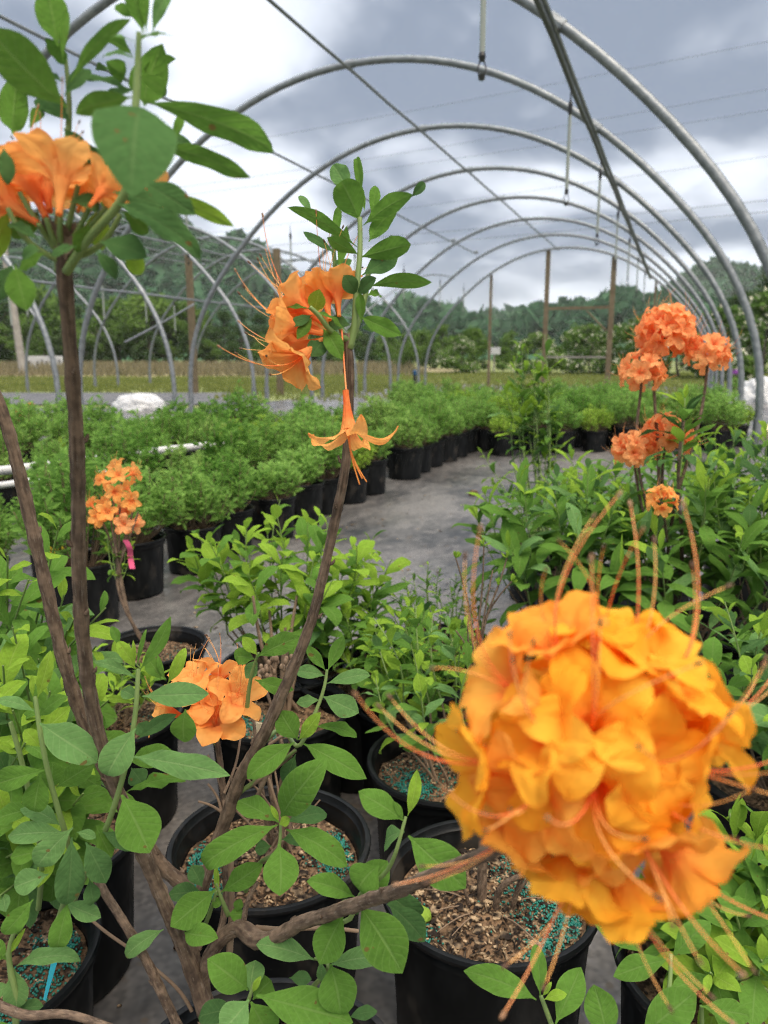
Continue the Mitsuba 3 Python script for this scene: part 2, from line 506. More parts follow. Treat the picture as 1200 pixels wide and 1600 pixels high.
hill('hill', 'tall wooded hill at the left', [mnd(215, 420, 322, 190, 150), mnd(120, 430, 360, 260, 150), mnd(380, 430, 405, 130, 150), mnd(-120, 440, 370, 200, 150), mnd(520, 460, 485, 170, 150)], 31, 3600, 7.0)
hill('hill', 'low wooded ridge beyond the end of the growing house', [mnd(640, 360, 500, 110, 110), mnd(800, 520, 506, 130, 150), mnd(960, 300, 496, 170, 90)], 32, 1500, 9.0)
hill('hill', 'bluish wooded hill at the right', [mnd(1110, 620, 432, 90, 180), mnd(1230, 620, 462, 130, 180)], 33, 1600, 8.0)


# ------------------------------------------------------------------ growing houses
PROFILE = np.array([(4.42, -0.25), (4.42, 0.0), (4.40, 0.72), (4.24, 1.38), (3.96, 1.93), (3.40, 2.62), (2.80, 3.18), (2.05, 3.70), (1.10, 4.10), (0.0, 4.25)])
PROFILE = np.vstack([PROFILE, PROFILE[-2::-1] * [-1, 1]])
PC = spline(PROFILE, 60)


def hoop_z(dx):
    half = PC[30:]
    return float(np.interp(dx, -half[:, 0], half[:, 1]))


HOOPS = [6.10 + 2.69 * i for i in range(8)]


def house(label, cx, hoops, purlins, y0, y1, dz=0.0, r=0.039):
    t = thing('hoop_house', label, 'hoop house frame')
    for y in hoops:
        c = np.c_[cx + PC[:, 0], np.full(len(PC), y), PC[:, 1] + dz]
        put('hoop', t, MB().add(*tube(c, r, 12)).out('galvanised', True))
        for s in (-1, 1):
            put('ground_sleeve', t, MB().add(*tube([[cx + s * 4.42, y, -0.1], [cx + s * 4.42, y, 0.34]], r * 1.22, 12)).out('galvanised', 30))
        for dx in purlins:
            b = MB()
            b.add(*tube([[cx + dx - 0.05, y, hoop_z(dx - 0.05) + dz], [cx + dx + 0.05, y, hoop_z(dx + 0.05) + dz]], r * 1.22, 10))
            put('purlin_clamp', t, b.out('galvanised', 30))
    for dx in purlins:
        z = hoop_z(dx) - r - 0.022 + dz
        n = 24
        yy = np.linspace(y0, y1, n)
        put('purlin', t, MB().add(*tube(np.c_[np.full(n, cx + dx), yy, z + 0.006 * np.sin(yy * 2.3)], 0.019, 10)).out('galvanised', True))
    return t


CX = -3.63
h1 = house('near tall arched steel hoop house frame overhead, open without cover', CX, HOOPS, (-0.15, -2.75, 2.62), 0.5, HOOPS[-1])
YE = HOOPS[-1]


def post(x, y, h, w, m, parent):
    b = trimesh.creation.box(extents=(w, w * 0.8, h + 0.3))
    return put('end_post', parent, mikit.ply((np.asarray(b.vertices) + [x, y, h / 2 - 0.15], b.faces), m))


def xat(px, Y):
    r = ray(px, 560)
    return r[0] / r[1] * Y


for px, w in ((764, 0.08), (850, 0.13), (951, 0.15), (1017, 0.07)):
    x = xat(px, YE + 0.1)
    post(x, YE + 0.12, hoop_z(min(abs(x - CX), 4.3)) - 0.03, w, 'timber', h1)
xa, xb = xat(850, YE + .12), xat(951, YE + .12)
mb = MB().box([(xa + xb) / 2, YE + 0.12, 2.45], [xb - xa - 0.15, 0.05, 0.085])
put('door_lintel', h1, mb.out('timber'))
mb = MB().add(*tube([[xb - 0.12, YE + 0.12, 1.75], [xb - 0.75, YE + 0.12, 2.37]], 0.03, 6))
put('knee_brace', h1, mb.out('timber'))
mb = MB().box([(xa + xb) / 2, YE + 0.12, 0.95], [xb - xa - 0.15, 0.04, 0.05])
put('door_rail', h1, mb.out('timber_grey'))
# diagonal wind brace of the far bays
c = np.array([[CX - 4.3, HOOPS[4], 1.2], [CX - 3.0, HOOPS[5], 2.95], [CX - 2.70, HOOPS[6], 3.2]])
put('wind_brace', h1, MB().add(*tube(spline(c, 16), 0.017, 8)).out('galvanised', True))

h2 = house('second arched steel hoop house frame standing to the left', CX - 9.0, [y - 0.25 for y in HOOPS], (-0.15, -2.75, 2.62, 3.85, -3.85), 4.0, HOOPS[-1] - 0.25)
c = np.array([W(195, 535, 17.0), W(250, 506, 17.0), W(304, 475, 17.0)])
put('wind_brace', h2, MB().add(*tube(spline(c, 12), 0.022, 8)).out('galvanised', True))
h3 = house('third arched steel hoop house frame farthest left', CX - 18.0, [y + 1.0 for y in HOOPS[2:6]], (0.0, 2.62), 12.0, HOOPS[5] + 1.0)
for x, y in ((-9.6, 17.6), (-12.2, 17.6)):
    post(x, y, 3.6, 0.15, 'timber', h2)

# the dark water line under the roof with its hanging sprinklers
PX, PZ = CX + 2.62, hoop_z(2.62)
t = thing('water_line', 'dark irrigation pipe running along under the right side of the hoops', 'irrigation pipe')
yy = np.linspace(0.5, YE - 0.3, 40)
scene[t] = MB().add(*tube(np.c_[np.full(40, PX - 0.02), yy, PZ - 0.11 + 0.012 * np.sin(yy * 2.3)], 0.022, 10)).out('galvanised_dark', True)


def sprinkler(x, y, z, L, label, group, pale=False):
    t = thing('hanging_sprinkler', label, 'sprinkler', group)
    put('feed_tube', t, MB().add(*tube([[x, y, z], [x, y, z - L * 0.14]], 0.006, 8)).out('black_plastic', True))
    put('valve', t, MB().add(*tube([[x, y, z - L * 0.12], [x, y, z - L * 0.15], [x, y, z - L * 0.2], [x, y, z - L * 0.24]], [0.011, 0.02, 0.02, 0.012], 12)).out('black_plastic', 30))
    put('drop_tube', t, MB().add(*tube([[x, y, z - L * 0.24], [x, y, z - L * 0.86]], 0.0145, 12)).out('clear_plastic', True))
    mb = MB()
    mb.add(*tube([[x, y, z - L * 0.86], [x, y, z - L * 0.88], [x, y, z - L * 0.905]], [0.015, 0.019, 0.011], 12))
    for a in (0, math.pi):
        mb.add(*tube([[x + 0.010 * math.cos(a), y + 0.01 * math.sin(a), z - L * 0.9], [x + 0.022 * math.cos(a), y + 0.022 * math.sin(a), z - L * 0.945], [x + 0.010 * math.cos(a), y + 0.010 * math.sin(a), z - L * 0.985]], 0.004, 6))
    mb.add(*tube([[x, y, z - L * 0.975], [x, y, z - L]], [0.02, 0.015], 12))
    put('nozzle', t, mb.out('black_plastic', 30))


ORD = ['nearest', 'second', 'third', 'fourth', 'fifth', 'sixth', 'seventh', 'eighth', 'ninth', 'tenth', 'eleventh', 'twelfth', 'thirteenth']


def y_at(px, x):
    """distance along the house at which the line x shows at photo column px (near the horizon rows)"""
    r0 = ray(px, 300)
    return x / r0[0] * r0[1]


for i, y in enumerate((4.05, 7.1, 9.7, 12.4, 15.2, 18.2, 21.5)):
    sprinkler(PX - 0.02, y, PZ - 0.12, 0.95 if i else 0.88, f'{ORD[i]} hanging sprinkler on the dark pipe under the right roof', 'sprinklers hanging from the right pipe')
LX, LZ = CX - 2.75, hoop_z(2.75)
for i, y in enumerate((9.2, 12.2, 15.0, 18.0, 21.0, 23.5)):
    sprinkler(LX, y, LZ - 0.07, 0.95, f'{ORD[i]} hanging sprinkler along the left roof purlin', 'sprinklers hanging from the left purlin')
for i, (px, py, z) in enumerate(((18, 505, 12), (43, 490, 13), (163, 495, 14), (229, 500, 16.5), (274, 515, 18))):
    p = W(px, py, z)
    sprinkler(p[0], p[1], p[2] + 0.78, 0.95, f'{ORD[i]} sprinkler from the left in the second hoop house', 'sprinklers of the second hoop house')

# ------------------------------------------------------------------ far things: poles, wires, sheds, covers
t = thing('utility_pole', 'grey leaning utility pole at the far left beyond the road', 'utility pole')
a, b = W(8, 400, 40), W(38, 590, 40)
b[2] = -0.3
a = a + (a - b) * 0.35
put('shaft', t, MB().add(*tube([b, a], [0.21, 0.16], 14)).out('timber_grey', True))
put('crossarm', t, MB().box(a - [0, 0, 0.5], [2.2, 0.12, 0.14]).out('timber_grey'))
mb = MB()
for s in (-1, -0.45, 0.45, 1):
    mb.add(*tube([a + [s, 0, -0.43], a + [s, 0, -0.33], a + [s, 0, -0.22]], [0.06, 0.08, 0.04], 10))
put('insulator', t, mb.out('white_plastic', True))
for i, (p, q) in enumerate((((60, 283), (1260, 20)), ((300, 292), (1260, 96)), ((320, 300), (1260, 130)), ((250, 372), (1260, 203)), ((270, 388), (1260, 275)), ((270, 402), (1260, 293)))):
    t = thing('power_line', f'{["topmost", "second", "third", "fourth", "fifth", "lowest"][i]} power line crossing the sky behind the hoops', 'power line', 'power lines across the sky')
    A, B = W(p[0] - 350, p[1] + 350 * (p[1] - q[1]) / (q[0] - p[0]) * 0.6, 75), W(*q, 42)
    B2 = B + (B - A) * 0.5
    u = np.linspace(0, 1, 40)[:, None]
    c = A * (1 - u) + B2 * u
    c[:, 2] -= 1.2 * (4 * u * (1 - u))[:, 0]
    scene[t] = MB().add(*tube(c, 0.011 if i < 4 else 0.016, 6)).out('wire_skin', True)


def lumpy(c, rx, ry, rz, seed, bsdf, amp=0.25, freq=3.0):
    m = trimesh.creation.icosphere(subdivisions=4)
    v = np.asarray(m.vertices)
    n = meshkit.fbm(v * freq + seed, 4, seed) - 0.5
    v = v * (1 + amp * 2 * n[:, None])
    v = v * [rx, ry, rz]
    v[:, 2] = np.maximum(v[:, 2], -0.04)
    return mikit.ply((v + c, m.faces), bsdf, True)


p = G(218, 640)
t = thing('covered_pile', 'white plastic sheet draped over a low pile beyond the left plants', 'covered pile')
scene[t] = lumpy(p + [0, 0, 0.0], 0.56, 0.42, 0.31, 3, 'white_plastic', 0.16, 2.8)
p = cam_xy((1190 - 600) / 1214 * 16.5, 16.5)
t = thing('covered_bundle', 'white plastic wrapped bundle outside the right hoop legs', 'covered bundle')
scene[t] = lumpy(np.array([p[0], p[1], 0.0]), 0.42, 0.42, 0.55, 8, 'white_plastic', 0.3, 2.5)
# a long white sign board standing past the pole
t = thing('sign_board', 'long white sign board on posts beside the leaning pole', 'sign board')
c0 = W(66, 566, 58)
S = frame(c0, [0, 0, 1], -np.array([FWD[0], FWD[1], 0]))
mb = MB().box([0, 0, 0], [3.2, 0.95, 0.05])
v = np.vstack(mb.v) @ S[:3, :3].T + c0
put('panel', t, mikit.ply((v, np.vstack(mb.f)), 'white_plastic'))
for s in (-1.2, 1.2):
    q = c0 + S[:3, 0] * s + np.array([FWD[0], FWD[1], 0]) * 0.08
    put('post', t, MB().add(*tube([[q[0], q[1], -0.1], [q[0], q[1], q[2] + 0.3]], 0.06, 8)).out('timber_grey', True))
for j, xx in enumerate(np.linspace(-1.3, 1.3, 9)):
    if j in (2, 6):
        continue
    mb = MB().box([xx, 0.05 * (-1) ** j, 0.035], [0.16, 0.32, 0.01])
    put('letter', t, mikit.ply((np.vstack(mb.v) @ S[:3, :3].T + c0, np.vstack(mb.f)), 'asphalt'))
t = thing('standpipe', 'small dark standpipe with a blue head at the far end of the left block', 'standpipe')
q = G(648, 612)
put('post', t, MB().add(*tube([q, q + [0, 0, .45]], .045, 10)).out('black_plastic', 30))
put('head', t, MB().add(*tube([q + [0, 0, .44], q + [0, 0, .48], q + [0, 0, .58], q + [0, 0, .60]], [.04, .055, .055, .02], 12)).out('valve_blue', 30))
t = thing('small_sign', 'small white sign on a post before the far bushes', 'sign')
c0 = W(772, 548, 46)
put('panel', t, MB().box(c0, [0.75, 0.05, 0.42]).out('white_plastic'))
put('post', t, MB().add(*tube([[c0[0], c0[1] + 0.06, -0.1], [c0[0], c0[1] + 0.06, c0[2] + .15]], 0.05, 8)).out('timber_grey', True))
# the pale ground board at the right
q = G(1188, 712)
t = thing('ground_board', 'pale timber board lying outside the nearest right hoop leg', 'timber board')
scene[t] = MB().box([q[0] + 0.22, q[1] + 0.9, 0.07], [0.09, 2.6, 0.14]).out('timber_pale')
# white drain pipes lying in the plants at the left
for i, (p, q, r) in enumerate((((-60, 742), (348, 692), 0.024), ((-40, 762), (190, 734), 0.016))):
    t = thing('white_pipe', ['long white pipe lying across the left plant block', 'thinner white pipe lying in front of the long one in the left block'][i], 'pipe')
    A, B = G(*p, 0.37), G(*q, 0.37)
    u = np.linspace(0, 1, 20)[:, None]
    c = A * (1 - u) + B * u
    c[:, 2] -= .004 * np.sin(u[:, 0] * 9) ** 2
    scene[t] = MB().add(*tube(c, r, 14)).out('white_plastic', 30)

# ------------------------------------------------------------------ trees


def nth(n):
    return (ORD[n - 1].replace('nearest', 'first') if n <= len(ORD) else f"{n}{'th' if n % 10 not in (1, 2, 3) or n in (11, 12, 13) else ('st', 'nd', 'rd')[n % 10 - 1]}")



def crown(r, n, leaf, blobs):
    """leaf-sized faces in clumps: blobs = [(centre, radii)]"""
    w = np.array([b[1][0] * b[1][1] for b in blobs])
    which = r.choice(len(blobs), n, p=w / w.sum())
    c = np.array([b[0] for b in blobs])[which]
    s = np.array([b[1] for b in blobs])[which]
    d = r.normal(size=(n, 3))
    d /= np.linalg.norm(d, axis=1, keepdims=True)
    c = c + d * s * (r.random((n, 1)) ** 0.42)
    nn = unit3(d + r.normal(size=(n, 3)) * 0.7)
    a = unit3(np.cross(nn, r.normal(size=(n, 3))))
    b = np.cross(nn, a)
    q = leaf * r.uniform(0.55, 1.3, (n, 1))
    v = np.stack([c - a * q, c + b * q * 0.55, c + a * q, c - b * q * 0.55], 1).reshape(-1, 3)
    return v, np.arange(n * 4).reshape(-1, 4)


def unit3(a):
    return a / (np.linalg.norm(a, axis=1, keepdims=True) + 1e-12)


def tree_group(name, seed, h, wd, kind):
    r = np.random.default_rng(seed)
    g = {'type': 'shapegroup'}
    tr = MB()
    top = h * 0.8
    ax = spline(np.array([[0, 0, -0.2], [r.normal(0, .1), r.normal(0, .1), h * .3], [r.normal(0, .2), r.normal(0, .2), top]]), 12)
    tr.add(*tube(ax, np.linspace(h * 0.022, h * 0.006, 12), 8))
    blobs = []
    nb = 19 if kind != 'shrub' else 13
    for i in range(nb):
        u = r.uniform(0.06 if kind != 'shrub' else 0.02, 1.0)
        a = i * 2.4 + r.normal(0, .3)
        rad = wd * 0.5 * math.sin(math.pi * min(0.98, (0.26 + 0.67 * u))) * r.uniform(0.55, 1.0)
        c = np.array([math.cos(a) * rad, math.sin(a) * rad, h * (0.10 + 0.80 * u)])
        s = wd * r.uniform(0.15, 0.25)
        blobs.append((c, (s, s, s * r.uniform(0.6, 0.9))))
        p0 = ax[min(11, int(u * 9) + 1)]
        tr.add(*tube(spline(np.array([p0, (p0 + c) / 2 + [0, 0, -0.02 * h], c]), 6), np.linspace(h * 0.008, h * 0.002, 6), 5))
    blobs.append((np.array([0, 0, h * 0.9]), (wd * 0.2, wd * 0.2, h * 0.1)))
    v, f = crown(r, 2300 if kind != 'shrub' else 2000, 0.034 * wd + 0.06, blobs)
    g['trunk'] = tr.out('trunk_far', True)
    g['crown'] = MB().add(v, f).out('foliage_tree_dark' if kind == 'dark' else 'foliage_tree')
    if kind == 'shrub':
        v, f = crown(r, 620, 0.15, [(b[0], tuple(np.array(b[1]) * 1.10)) for b in blobs])
        # blossom clusters sit on the outside of the clumps
        g['blossom'] = MB().add(v, f).out('blossom_white')
    scene[name] = g


TREES = {}
for i, (hh, ww, kd) in enumerate(((9, 7, 'tree'), (8, 8, 'tree'), (10, 6.5, 'dark'), (7.5, 6, 'dark'), (4.6, 5.0, 'shrub'), (4.0, 4.6, 'shrub'))):
    tree_group(f'tree_kind_{i}', 50 + i, hh, ww, kd)
    TREES[i] = hh


def plant_tree(i, px, dist, ptop, label, cat, group, name='tree'):
    lat = (px - 600) / 1214 * dist
    p = cam_xy(lat, dist)
    h = ((557 - ptop) / 1214 * dist + H) * 0.92
    t = thing(name, label, cat, group)
    s = h / TREES[i]
    M = np.eye(4)
    a = rng.uniform(0, 6.28)
    M[:3, :3] = np.array([[math.cos(a), -math.sin(a), 0], [math.sin(a), math.cos(a), 0], [0, 0, 1]]) * s
    M[:3, 3] = [p[0], p[1], 0]
    scene[t] = {'type': 'instance', 'to_world': T4(M.tolist()), 'sg': {'type': 'ref', 'id': f'tree_kind_{i}'}}


xs = np.linspace(-14, 660, 25)
for j, px in enumerate(xs):
    d = rng.uniform(78, 96)
    top = np.interp(px, [-80, 60, 200, 330, 430, 560, 660], [445, 445, 452, 468, 488, 508, 508]) + rng.uniform(-10, 22)
    plant_tree([0, 1, 2, 3][rng.integers(4)], px, d, top, f'{nth(j + 1)} taller tree from the left in the row behind the tan field', 'tree', 'trees behind the tan field')
for j, px in enumerate(np.linspace(-10, 640, 20)):
    plant_tree([1, 3][j % 2], px + rng.uniform(-10, 10), rng.uniform(74, 80), np.interp(px, [0, 640], [505, 525]) + rng.uniform(-10, 14), f'{nth(j + 1)} low tree from the left at the foot of the tree row', 'tree', 'low trees at the field edge')
for px, d, top, lb in ((690, 62, 500, 'rounded tree left of the thin end post'), (735, 50, 508, 'dark leafy tree just left of the thin end post'), (800, 70, 512, 'small tree seen through the gap left of the door posts'),
                       (905, 66, 505, 'tree seen between the door posts'), (1010, 64, 482, 'tree behind the tall orange trusses'), (655, 66, 512, 'small tree near the far left hoop legs')):
    plant_tree([0, 1][int(px) % 2], px, d, top, lb, 'tree', 'trees past the end of the house')
for px, d, top, lb in ((722, 44, 520, 'flowering bush left of the thin end post'), (838, 40, 514, 'white blossoming bush behind the left door post'), (922, 42, 500, 'white blossoming bush between the door posts'),
                       (1000, 40, 488, 'white blossoming bush right of the right door post'), (1065, 36, 478, 'white blossoming bush behind the bundled hoop legs'),
                       (1130, 33, 470, 'white blossoming bush behind the nearest hoop leg'), (1195, 30, 455, 'white blossoming bush at the right edge')):
    plant_tree([4, 5][int(px) % 2], px, d, top, lb, 'bush', 'white blossoming bushes', 'flowering_bush')
for j, px in enumerate((640, 672, 700, 748, 786, 815, 868, 897, 935, 975, 1030, 1085)):
    plant_tree([1, 3][j % 2], px, 50 + (j * 7) % 9, 532 + (j * 5) % 12, f'{(ORD + ["last"])[j]} low dark bush from the left in the line behind the end posts'.replace('nearest', 'first'), 'bush', 'low bushes behind the end posts', 'low_bush')
for px, d, top, lb in ((1205, 58, 400, 'tall dark tree at the right edge'), (1150, 70, 446, 'dark tree left of the right edge tree'), (1260, 50, 395, 'dark tree just past the right edge')):
    plant_tree(2, px, d, top, lb, 'tree', 'dark trees at the right')

# ------------------------------------------------------------------ pots


def pot_mesh(d, h, ns=56, ribs=True):
    R_, r0 = d / 2, d / 2 * 0.86
    P = [(r0 - 0.012, 0.0), (r0, 0.004), (r0 + 0.002, 0.012)]
    for z in np.linspace(0.03, h - 0.035, 9):
        P.append((r0 + (R_ - 0.006 - r0) * z / h, z))
    P += [(R_ - 0.006, h - 0.030), (R_ - 0.001, h - 0.027), (R_, h - 0.02), (R_ - 0.001, h - 0.014), (R_ + 0.004, h - 0.011), (R_ + 0.006, h - 0.005), (R_ + 0.004, h - 0.0005), (R_, h), (R_ - 0.003, h - 0.001), (R_ - 0.005, h - 0.008),
          (R_ - 0.009, h - 0.012), (R_ - 0.009, h - 0.02), (R_ - 0.013, h - 0.026), (R_ - 0.014, h - 0.04), (R_ - 0.018, h - 0.10)]
    P = np.array(P)
    a = np.arange(ns) * 2 * np.pi / ns
    v = np.stack([P[:, :1] * np.cos(a), P[:, :1] * np.sin(a), np.repeat(P[:, 1:], ns, 1)], -1)
    return v.reshape(-1, 3), grid_faces(ns, len(P), True)


POTS, SOILS = {}, {}


def pot_shape(d, h):
    k_ = (d, h)
    if k_ not in POTS:
        v, f = pot_mesh(d, h)
        f = np.vstack([f[:, [0, 1, 2]], f[:, [0, 2, 3]]])
        POTS[k_] = mikit.ply((v, f), 'pot_plastic', 42)
    return POTS[k_]


def soil_mesh(d, h, seed, drop=0.045):
    n, m = 30, 48
    rr = np.linspace(0, d / 2 - 0.015, n)
    a = np.arange(m) * 2 * np.pi / m
    X, Y = rr[:, None] * np.cos(a), rr[:, None] * np.sin(a)
    Z = h - drop + 0.030 * (meshkit.fbm(np.stack([X * 26, Y * 26, X * 0 + seed], -1), 4, seed) - 0.5) + 0.012 * (1 - (rr / (d / 2))[:, None] ** 2)
    return np.stack([X, Y, Z], -1).reshape(-1, 3), grid_faces(m, n, True), Z


def soil_z(x, y, d, h, seed, drop=0.045):
    rr = np.hypot(x, y)
    return h - drop + 0.030 * (meshkit.fbm(np.stack([x * 26, y * 26, x * 0 + seed], -1), 4, seed) - 0.5) + 0.012 * (1 - (rr / (d / 2)) ** 2)


ICO = trimesh.creation.icosphere(subdivisions=1)
ICO0 = trimesh.creation.icosphere(subdivisions=0)


def pot(t, px, py, d=0.30, h=0.24, seed=0, granules=0, chips=0, spots=None, xy=None, pot_label=None):
    c = G(px, py, h) if xy is None else np.array([*xy, h])
    M = np.eye(4)
    M[:3, 3] = [c[0], c[1], 0]
    put('pot', t, pot_shape(d, h), M, label=pot_label)
    v, f, _ = soil_mesh(d, h, seed)
    s = put('soil', t, mikit.ply((v, f), 'soil_mix', True), M)
    r = np.random.default_rng(900 + seed)
    if chips:
        chips = int(chips * 2.2)
        mb = MB()
        n = chips
        a, q = r.uniform(0, 6.28, n), np.sqrt(r.random(n)) * (d / 2 - 0.02)
        x, y = q * np.cos(a), q * np.sin(a)
        z = soil_z(x, y, d, h, seed) + 0.002
        for i in range(n // 14):                    # larger dark bark nuggets
            q_ = trimesh.creation.icosphere(1, 1.0)
            v_ = np.asarray(q_.vertices) * (1 + .5 * (meshkit.noise(np.asarray(q_.vertices) * 1.7 + i, i)[:, None] - .5)) * [r.uniform(.004, .011), r.uniform(.003, .007), r.uniform(.0015, .003)]
            th_ = r.uniform(0, 6.28)
            mb.add(v_ @ np.array([[math.cos(th_), -math.sin(th_), 0], [math.sin(th_), math.cos(th_), 0], [0, 0, 1]]).T + [x[i], y[i], z[i]], q_.faces)
        for i in range(n):
            L, w_, tk = 0.003 + 0.012 * r.random() ** 2.2, r.uniform(0.0012, 0.004), r.uniform(0.0008, 0.002)
            Rm = trimesh.transformations.euler_matrix(r.normal(0, .35), r.normal(0, .35), r.uniform(0, 6.28))[:3, :3]
            mb.box([x[i], y[i], z[i]], [L, w_, tk], Rm)
        put('bark_chips', s, mb.out('chip_wood'), M, kind='stuff')
    if granules:
        mb = MB()
        n = granules
        if spots is None:
            spots = [(r.uniform(0, 6.28), 0.7 * d / 2, 0.03) for _ in range(4)]
        k_ = r.integers(len(spots), size=n)
        sa = np.array(spots)[k_]
        x = np.cos(sa[:, 0]) * sa[:, 1] + r.normal(size=n) * sa[:, 2]
        y = np.sin(sa[:, 0]) * sa[:, 1] + r.normal(size=n) * sa[:, 2]
        ok = np.hypot(x, y) < d / 2 - 0.022
        x, y = x[ok], y[ok]
        z = soil_z(x, y, d, h, seed) + 0.0025
        rad = r.uniform(0.0013, 0.0021, len(x))
        V, Fc = np.asarray(ICO0.vertices), np.asarray(ICO0.faces)
        v = (V[None] * rad[:, None, None] + np.stack([x, y, z], 1)[:, None]).reshape(-1, 3)
        f = (Fc[None] + (np.arange(len(x)) * len(V))[:, None, None]).reshape(-1, 3)
        put('fertilizer_granules', s, mikit.ply((v, f), 'granule_teal', True), M, label='teal green fertilizer granules', kind='stuff')
    return np.array([c[0], c[1], h - 0.04])


# ------------------------------------------------------------------ leaves


def leaf_geo(L, Wd, top=0.5, fold=0.25, bend=0.5, wave=0.06, twist=0.0, nu=7, nv=13, seed=0, curl=0.0, pet=0.05):
    """a leaf from the origin along +Y, upper side +Z"""
    r = np.random.default_rng(seed)
    t = np.linspace(0, 1, nv)
    e = math.log(0.5) / math.log(top)
    s = np.clip((t - pet) / (1 - pet), 0, 1) ** e
    w = np.sin(np.pi * s) ** 0.74 * (1 - 0.16 * np.clip((t - 0.8) / 0.2, 0, 1)) * (0.72 + 0.28 * np.clip(t / 0.35, 0, 1))
    w = np.maximum(w, 0.05 * (1 - t) + 0.004)
    u = np.linspace(-1, 1, nu)
    th = -bend * (t ** 1.3) + curl * np.clip(t - 0.75, 0, 1) * 4
    ds = 1 / (nv - 1)
    cy_ = np.r_[0, np.cumsum(np.cos((th[1:] + th[:-1]) / 2))] * ds
    cz_ = np.r_[0, np.cumsum(np.sin((th[1:] + th[:-1]) / 2))] * ds
    ny, nz = -np.sin(th), np.cos(th)
    U, Tt = np.meshgrid(u, t)
    x = U * w[:, None] * Wd / 2
    f1, f2, p1, p2 = r.uniform(1.6, 2.8), r.uniform(1.6, 2.8), r.uniform(0, 6.28), r.uniform(0, 6.28)
    ph = np.where(U < 0, np.sin(2 * np.pi * f1 * Tt + p1), np.sin(2 * np.pi * f2 * Tt + p2))
    up = fold * np.abs(x) * (1 - 0.5 * np.abs(U)) + wave * L * 0.35 * ph * U * U * w[:, None] + twist * x * Tt
    y = cy_[:, None] * L + ny[:, None] * up
    z = cz_[:, None] * L + nz[:, None] * up
    sl = r.normal(0, 0.02) * L
    v = np.stack([x * np.sqrt(1 - min(0.6, abs(fold)) ** 2 * 0.4) + sl * np.sin(np.pi * Tt), y, z], -1).reshape(-1, 3)
    uv = np.stack([U * 0.5 + 0.5, Tt], -1).reshape(-1, 2)
    return v, grid_faces(nu, nv), uv


def leaf_ply(bsdf, **kw):
    v, f, uv = leaf_geo(**kw)
    f = np.vstack([f[:, [0, 1, 2]], f[:, [0, 2, 3]]])
    return mikit.ply((v, f), bsdf, True, uv=uv)


VAR = {}
for shp, ratio, top in (('oval', 0.41, 0.55), ('lance', 0.28, 0.52), ('obo', 0.46, 0.60)):
    lst = []
    for i in range(7):
        r = np.random.default_rng(200 + i)
        lst.append(leaf_ply('leaf_green', L=1.0, Wd=ratio * r.uniform(0.85, 1.12), top=top, fold=r.uniform(0.05, 0.45), bend=r.uniform(0.15, 1.15), wave=r.uniform(0.02, 0.13), twist=r.normal(0, .2), nu=5, nv=9, seed=i, curl=r.uniform(-0.8, 0.5)))
    VAR[shp] = lst


def leaf_at(parent, pos, d, n, L, mat, shp='oval', r=rng, wide=1.0):
    sh = VAR[shp][r.integers(len(VAR[shp]))]
    put('leaf', parent, {**sh, 'bsdf': {'type': 'ref', 'id': mat}}, frame(pos, d, n, (L * wide, L, L)))


UP = np.array([0, 0, 1.0])


def hero(parent, bx, by, tx, ty, w, z, dz=0.0, mat='leaf_green', face=0.6, top=0.55, fold=0.25, bend=0.45, curl=0.0, wave=0.06, twist=0.0, under=False, roll=0.0, seed=None):
    """one leaf of its own shape between two points seen in the photograph, at the distance z"""
    global _hs
    _hs += 1
    rh = np.random.default_rng(5000 + _hs)
    fold = fold + rh.uniform(-.15, .35)
    bend = bend + rh.uniform(-.3, .55)
    wave = wave + rh.uniform(-.03, .07)
    curl = curl + rh.normal(0, .5)
    twist = twist + rh.normal(0, .22)
    w = w * rh.uniform(.86, 1.0)
    A, B = W(bx, by, z), W(tx, ty, z + dz)
    L = np.linalg.norm(B - A)
    wd = w / F * z
    d = unit(B - A)
    to_cam = unit(EYE - (A + B) / 2)
    n = face * to_cam * (-1 if under else 1) + (1 - abs(face)) * UP + roll * np.cross(d, to_cam)
    # the bent leaf is shorter than its midrib and its tip falls below the axis: aim it so that the tip comes out at B
    M0 = frame([0, 0, 0], d, n)
    v, f, uv = leaf_geo(1.0, wd / L, top, fold, bend, wave, twist, 7, 13, seed or _hs, curl)
    tip = v.reshape(13, 7, 3)[-1, 3]
    ang = math.atan2(tip[2], tip[1])
    c, s = math.cos(-ang), math.sin(-ang)
    v = v @ np.array([[1, 0, 0], [0, c, -s], [0, s, c]]).T / np.hypot(tip[1], tip[2])
    v[:, 0] *= np.hypot(tip[1], tip[2])
    v = v * L @ M0[:3, :3].T + A
    f = np.vstack([f[:, [0, 1, 2]], f[:, [0, 2, 3]]])
    put('leaf', parent, mikit.ply((v, f), mat, True, uv=uv))


_hs = 0


